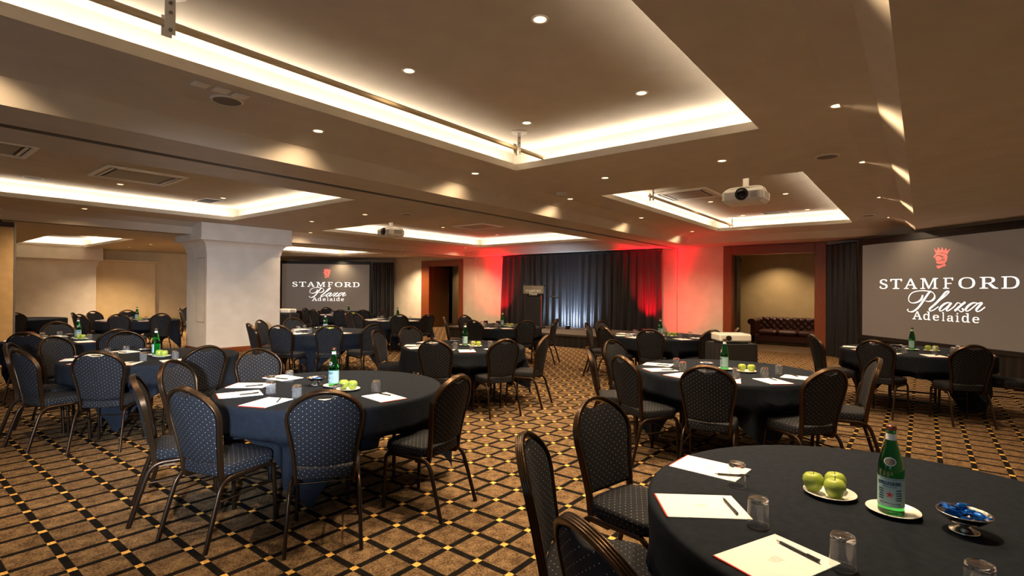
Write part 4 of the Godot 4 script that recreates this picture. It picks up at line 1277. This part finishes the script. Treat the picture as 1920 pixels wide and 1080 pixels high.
func flash_head() -> void:
	# the photographer's cool light on a stand behind the camera, to the right of it
	var o := thing("flash_stand", "photographer's cool light on a black stand behind the camera", "studio light", Vector3(1.0, 0, 1.0))
	var m := MB.new()
	for k in 3:
		var a := TAU * k / 3.0 + 0.4
		m = MB.new(); m.tube([Vector3(0, 0.6, 0), Vector3(sin(a) * 0.45, 0.01, cos(a) * 0.45)], 0.010, 8)
		part("leg", m, M.blackmetal, o)
	m = MB.new(); m.tube([Vector3(0, 0.3, 0), Vector3(0, 1.75, 0)], 0.014, 10)
	part("pole", m, M.blackmetal, o)
	var aim := (FLASH_AIM - Vector3(1.0, 1.8, 1.0)).normalized()
	var head := MB.new()
	head.sweep([Vector3(0, 1.8, 0) - aim * 0.3, Vector3(0, 1.8, 0) - aim * 0.02], MB.new().ring(0.09, 0.09, 20), Vector3.UP)
	part("head", head, M.blackmetal, o)
	head = MB.new()
	head.sweep([Vector3(0, 1.8, 0) - aim * 0.02, Vector3(0, 1.8, 0)], MB.new().ring(0.07, 0.07, 20), Vector3.UP)
	part("lamp", head, M.coollamp, o)
	spot(o, Vector3(0, 1.8, 0) + aim * 0.03, aim, Color(0.86, 0.92, 1.0), P_FLASH, 16.0, 1.0, 0.1)

const FLASH_AIM := Vector3(-13.6, 0.2, -6.1)
const P_FLASH := 125.0

# ---------------------------------------------------------------- things on the ceiling
func hung_projector(label: String, at: Vector3, turn: float, top: float) -> void:
	var o := thing("ceiling_projector", label, "projector", at, turn, "ceiling projectors")
	part("body", bx(Vector3(-0.27, -0.09, -0.22), Vector3(0.27, 0.10, 0.22), 0.045), M.white, o)
	var l := MB.new()
	l.sweep([Vector3(0.0, 0.02, 0.20), Vector3(0.0, 0.02, 0.235)], MB.new().ring(0.085, 0.085, 28), Vector3.UP)
	part("lens_ring", l, M.darkgrey, o)
	var g := MB.new(); g.lathe([[0.0, 0.02], [0.03, 0.016], [0.058, 0.0]], 24, Vector3.ZERO, false)
	var lg := part("lens", g, M.lens, o); lg.transform = Transform3D(Basis(Vector3.RIGHT, PI / 2), Vector3(0, 0.02, 0.235))
	var b := MB.new()
	b.tube(smooth_path([Vector3(-0.23, 0.09, 0.1), Vector3(-0.2, 0.13, 0.06), Vector3(0.0, 0.15, 0), Vector3(0.2, 0.13, 0.06), Vector3(0.23, 0.09, 0.1)], 4), 0.012)
	b.tube(smooth_path([Vector3(-0.23, 0.09, -0.12), Vector3(-0.2, 0.13, -0.06), Vector3(0.0, 0.15, 0), Vector3(0.2, 0.13, -0.06), Vector3(0.23, 0.09, -0.12)], 4), 0.012)
	part("bracket", b, M.white, o)
	part("pole", bx(Vector3(-0.035, 0.14, -0.035), Vector3(0.035, top - at.y, 0.035), 0.01), M.white, o)
	part("ceiling_plate", bx(Vector3(-0.09, top - at.y - 0.015, -0.09), Vector3(0.09, top - at.y, 0.09), 0.004), M.white, o)
	var v := MB.new()
	for k in 5:
		v.box(Vector3(0.269, -0.03 + k * 0.018, -0.12), Vector3(0.2715, -0.02 + k * 0.018, 0.12))
		v.box(Vector3(0.12, -0.03 + k * 0.018, 0.219), Vector3(0.2, -0.022 + k * 0.018, 0.2215))
	part("vent", v, M.grey, o)

func cassette(label: String, at: Vector3, sx: float, sz: float) -> void:
	var o := thing("air_conditioner", label, "air conditioner", at, 0.0, "ceiling air conditioners")
	var m := MB.new()
	var a := sx / 2; var b := sz / 2; var w := 0.06
	m.box(Vector3(-a, -0.03, -b), Vector3(-a + w, 0, b), 0.006); m.box(Vector3(a - w, -0.03, -b), Vector3(a, 0, b), 0.006)
	m.box(Vector3(-a + w, -0.03, -b), Vector3(a - w, 0, -b + w), 0.006); m.box(Vector3(-a + w, -0.03, b - w), Vector3(a - w, 0, b), 0.006)
	part("frame", m, M.white, o)
	part("slot_backing", bx(Vector3(-a + w, -0.008, -b + w), Vector3(a - w, 0.0, b - w)), M.black, o)
	for s in [-1.0, 1.0]:
		part("louvre", bx(Vector3(-a + 0.14, -0.024, s * (b - 0.105) - 0.02), Vector3(a - 0.14, -0.014, s * (b - 0.105) + 0.02), 0.003), M.white, o)
		part("louvre", bx(Vector3(s * (a - 0.105) - 0.02, -0.024, -b + 0.14), Vector3(s * (a - 0.105) + 0.02, -0.014, b - 0.14), 0.003), M.white, o)
	part("intake_grille", bx(Vector3(-a + 0.16, -0.026, -b + 0.16), Vector3(a - 0.16, -0.01, b - 0.16), 0.006), M.grille, o)

func vent(label: String, at: Vector3, sx: float, sz: float) -> void:
	var o := thing("air_vent", label, "air vent", at, 0.0, "slatted ceiling vents")
	var a := sx / 2; var b := sz / 2; var w := 0.03
	var m := MB.new()
	m.box(Vector3(-a, -0.015, -b), Vector3(-a + w, 0, b), 0.003); m.box(Vector3(a - w, -0.015, -b), Vector3(a, 0, b), 0.003)
	m.box(Vector3(-a + w, -0.015, -b), Vector3(a - w, 0, -b + w), 0.003); m.box(Vector3(-a + w, -0.015, b - w), Vector3(a - w, 0, b), 0.003)
	part("frame", m, M.white, o)
	part("backing", bx(Vector3(-a + w, -0.004, -b + w), Vector3(a - w, 0, b - w)), M.black, o)
	var n := int((sx - 2 * w) / 0.05)
	for k in n:
		var x := -a + w + (k + 0.5) * (sx - 2 * w) / n
		part("slat", bx(Vector3(x - 0.010, -0.014, -b + w), Vector3(x + 0.010, -0.008, b - w)), M.grey, o)

func round_fitting(called: String, label: String, category: String, at: Vector3, r: float, h: float, m: Material) -> void:
	var o := thing(called, label, category, at, 0.0, called + "s")
	var a := MB.new(); a.lathe([[r, 0.0], [r, -h * 0.4], [r * 0.93, -h], [r * 0.86, -h]], 32, Vector3.ZERO, false)
	part("rim", a, M.white, o)
	a = MB.new(); a.lathe([[r * 0.87, -h * 0.85], [0.0, -h]], 32, Vector3.ZERO, false)
	part("face", a, m, o)

func hanging_rail(label: String, x: float, y: float, z0: float, z1: float, hangers: Array) -> void:
	var o := thing("hanging_rail", label, "rail", Vector3(x, y, 0), 0.0, "ceiling hanging rails")
	var m := MB.new(); m.tube([Vector3(0, 0, z0), Vector3(0, 0, (z0 + z1) / 2), Vector3(0, 0, z1)], 0.024, 14, Vector3.UP)
	part("pipe", m, M.rail, o)
	for z in hangers:
		var h := MB.new()
		h.box(Vector3(0.024, -0.07, z - 0.03), Vector3(0.032, UPP - y - 0.01, z + 0.03), 0.003)
		h.box(Vector3(-0.032, -0.07, z - 0.03), Vector3(-0.024, 0.06, z + 0.03), 0.003)
		var g := part("hanger", h, M.white, o)
		var pl := MB.new(); pl.lathe([[0.0, 0.0], [0.09, 0.0], [0.09, -0.008], [0.08, -0.014], [0.0, -0.014]], 24, Vector3(0.028, UPP - y, z))
		part("ceiling_plate", pl, M.white, g)
		var bo := MB.new()
		for q in [-0.045, 0.06, 0.12]:
			bo = MB.new()
			bo.sweep([Vector3(0.030, q, z), Vector3(0.043, q, z)], MB.new().ring(0.011, 0.011, 8), Vector3.UP)
			part("bolt", bo, M.alu, g)

func ceiling_things() -> void:
	hanging_rail("long cream pipe rail hanging along the large foreground coffer", -3.66, 3.185, 0.9, -5.36, [-1.2, -4.72])
	hanging_rail("short cream pipe rail hanging in the far right coffer", -3.66, 3.185, -8.4, -13.35, [-8.5, -13.2])
	hung_projector("white projector hanging from the right-hand coffer", Vector3(-1.95, 2.88, -7.75), 0.0, UPP)
	hung_projector("white projector hanging from the left-hand coffer", Vector3(-9.95, 2.90, -7.95), 0.0, UPP)
	cassette("ceiling air conditioner cassette in the left-hand coffer", Vector3(-9.97, UPP, -2.87), 1.08, 1.08)
	cassette("ceiling air conditioner cassette in the right-hand coffer", Vector3(-3.42, UPP, -9.6), 0.98, 0.98)
	cassette("ceiling air conditioner cassette in the far left-hand coffer", Vector3(-9.9, UPP, -11.0), 1.2, 0.95)
	cassette("ceiling air conditioner cassette at the left edge of the photograph", Vector3(-9.4, UPP, -0.9), 0.95, 1.2)
	vent("slatted ceiling vent near the corner of the left-hand coffer", Vector3(-11.6, UPP, -4.56), 0.6, 0.35)
	vent("slatted ceiling vent at the far end of the right-hand coffer", Vector3(-2.62, UPP, -12.94), 0.6, 0.35)
	vent("dark ceiling vent in the coffer of the far left hall", Vector3(-20.6, WSOF + UPP - SOF, -4.2), 2.4, 0.9)
	for p in [["round ceiling speaker on the soffit beside the long rail", -4.42, -1.87], ["round ceiling speaker beside the right-hand row of downlights", -0.84, -6.72], ["small round ceiling speaker far along the right soffit", -0.84, -12.3]]:
		round_fitting("ceiling_speaker", p[0], "speaker", Vector3(p[1], SOF, p[2]), 0.12, 0.012, M.grey)
	round_fitting("ceiling_speaker", "round ceiling speaker inside the left-hand coffer", "speaker", Vector3(-11.59, UPP, -1.86), 0.14, 0.012, M.grey)
	round_fitting("ceiling_speaker", "round ceiling speaker on the soffit between the left-hand coffers", "speaker", Vector3(-8.15, SOF, -6.91), 0.12, 0.012, M.grey)
	round_fitting("motion_sensor", "white dome sensor on the soffit near the stage-side rail", "sensor", Vector3(-4.40, SOF, -6.82), 0.085, 0.045, M.white)
	for k in 3:
		solo("ceiling_blank_plate", bx(Vector3(-0.05, -0.012, -0.055), Vector3(0.05, 0, 0.055), 0.004), M.white, "%s of three square blank plates in a row on the soffit" % ["nearest", "middle one", "farthest"][k], "plate", Vector3(-4.225, SOF, -1.60 - 0.145 * k), 0.0, "square soffit plates")
	# folded operable wall panel parked in the track at far left
	var p := thing("operable_wall_panel", "tan operable wall panel parked at the left edge of the photograph", "wall panel", Vector3(-13.8, 0, -1.97))
	part("panel_face", bx(Vector3(-0.045, 0.02, 0.03), Vector3(0.045, 2.79, 1.15), 0.004), M.panel, p)
	part("edge_profile", bx(Vector3(-0.05, 0.02, 0.0), Vector3(0.05, 2.79, 0.03), 0.003), M.alu, p)
	part("top_band", bx(Vector3(-0.047, 2.70, 0.03), Vector3(0.047, 2.80, 1.15), 0.002), M.darkwood, p)
	part("carrier", bx(Vector3(-0.03, 2.79, 0.2), Vector3(0.03, 2.87, 0.26), 0.004), M.blackmetal, p)
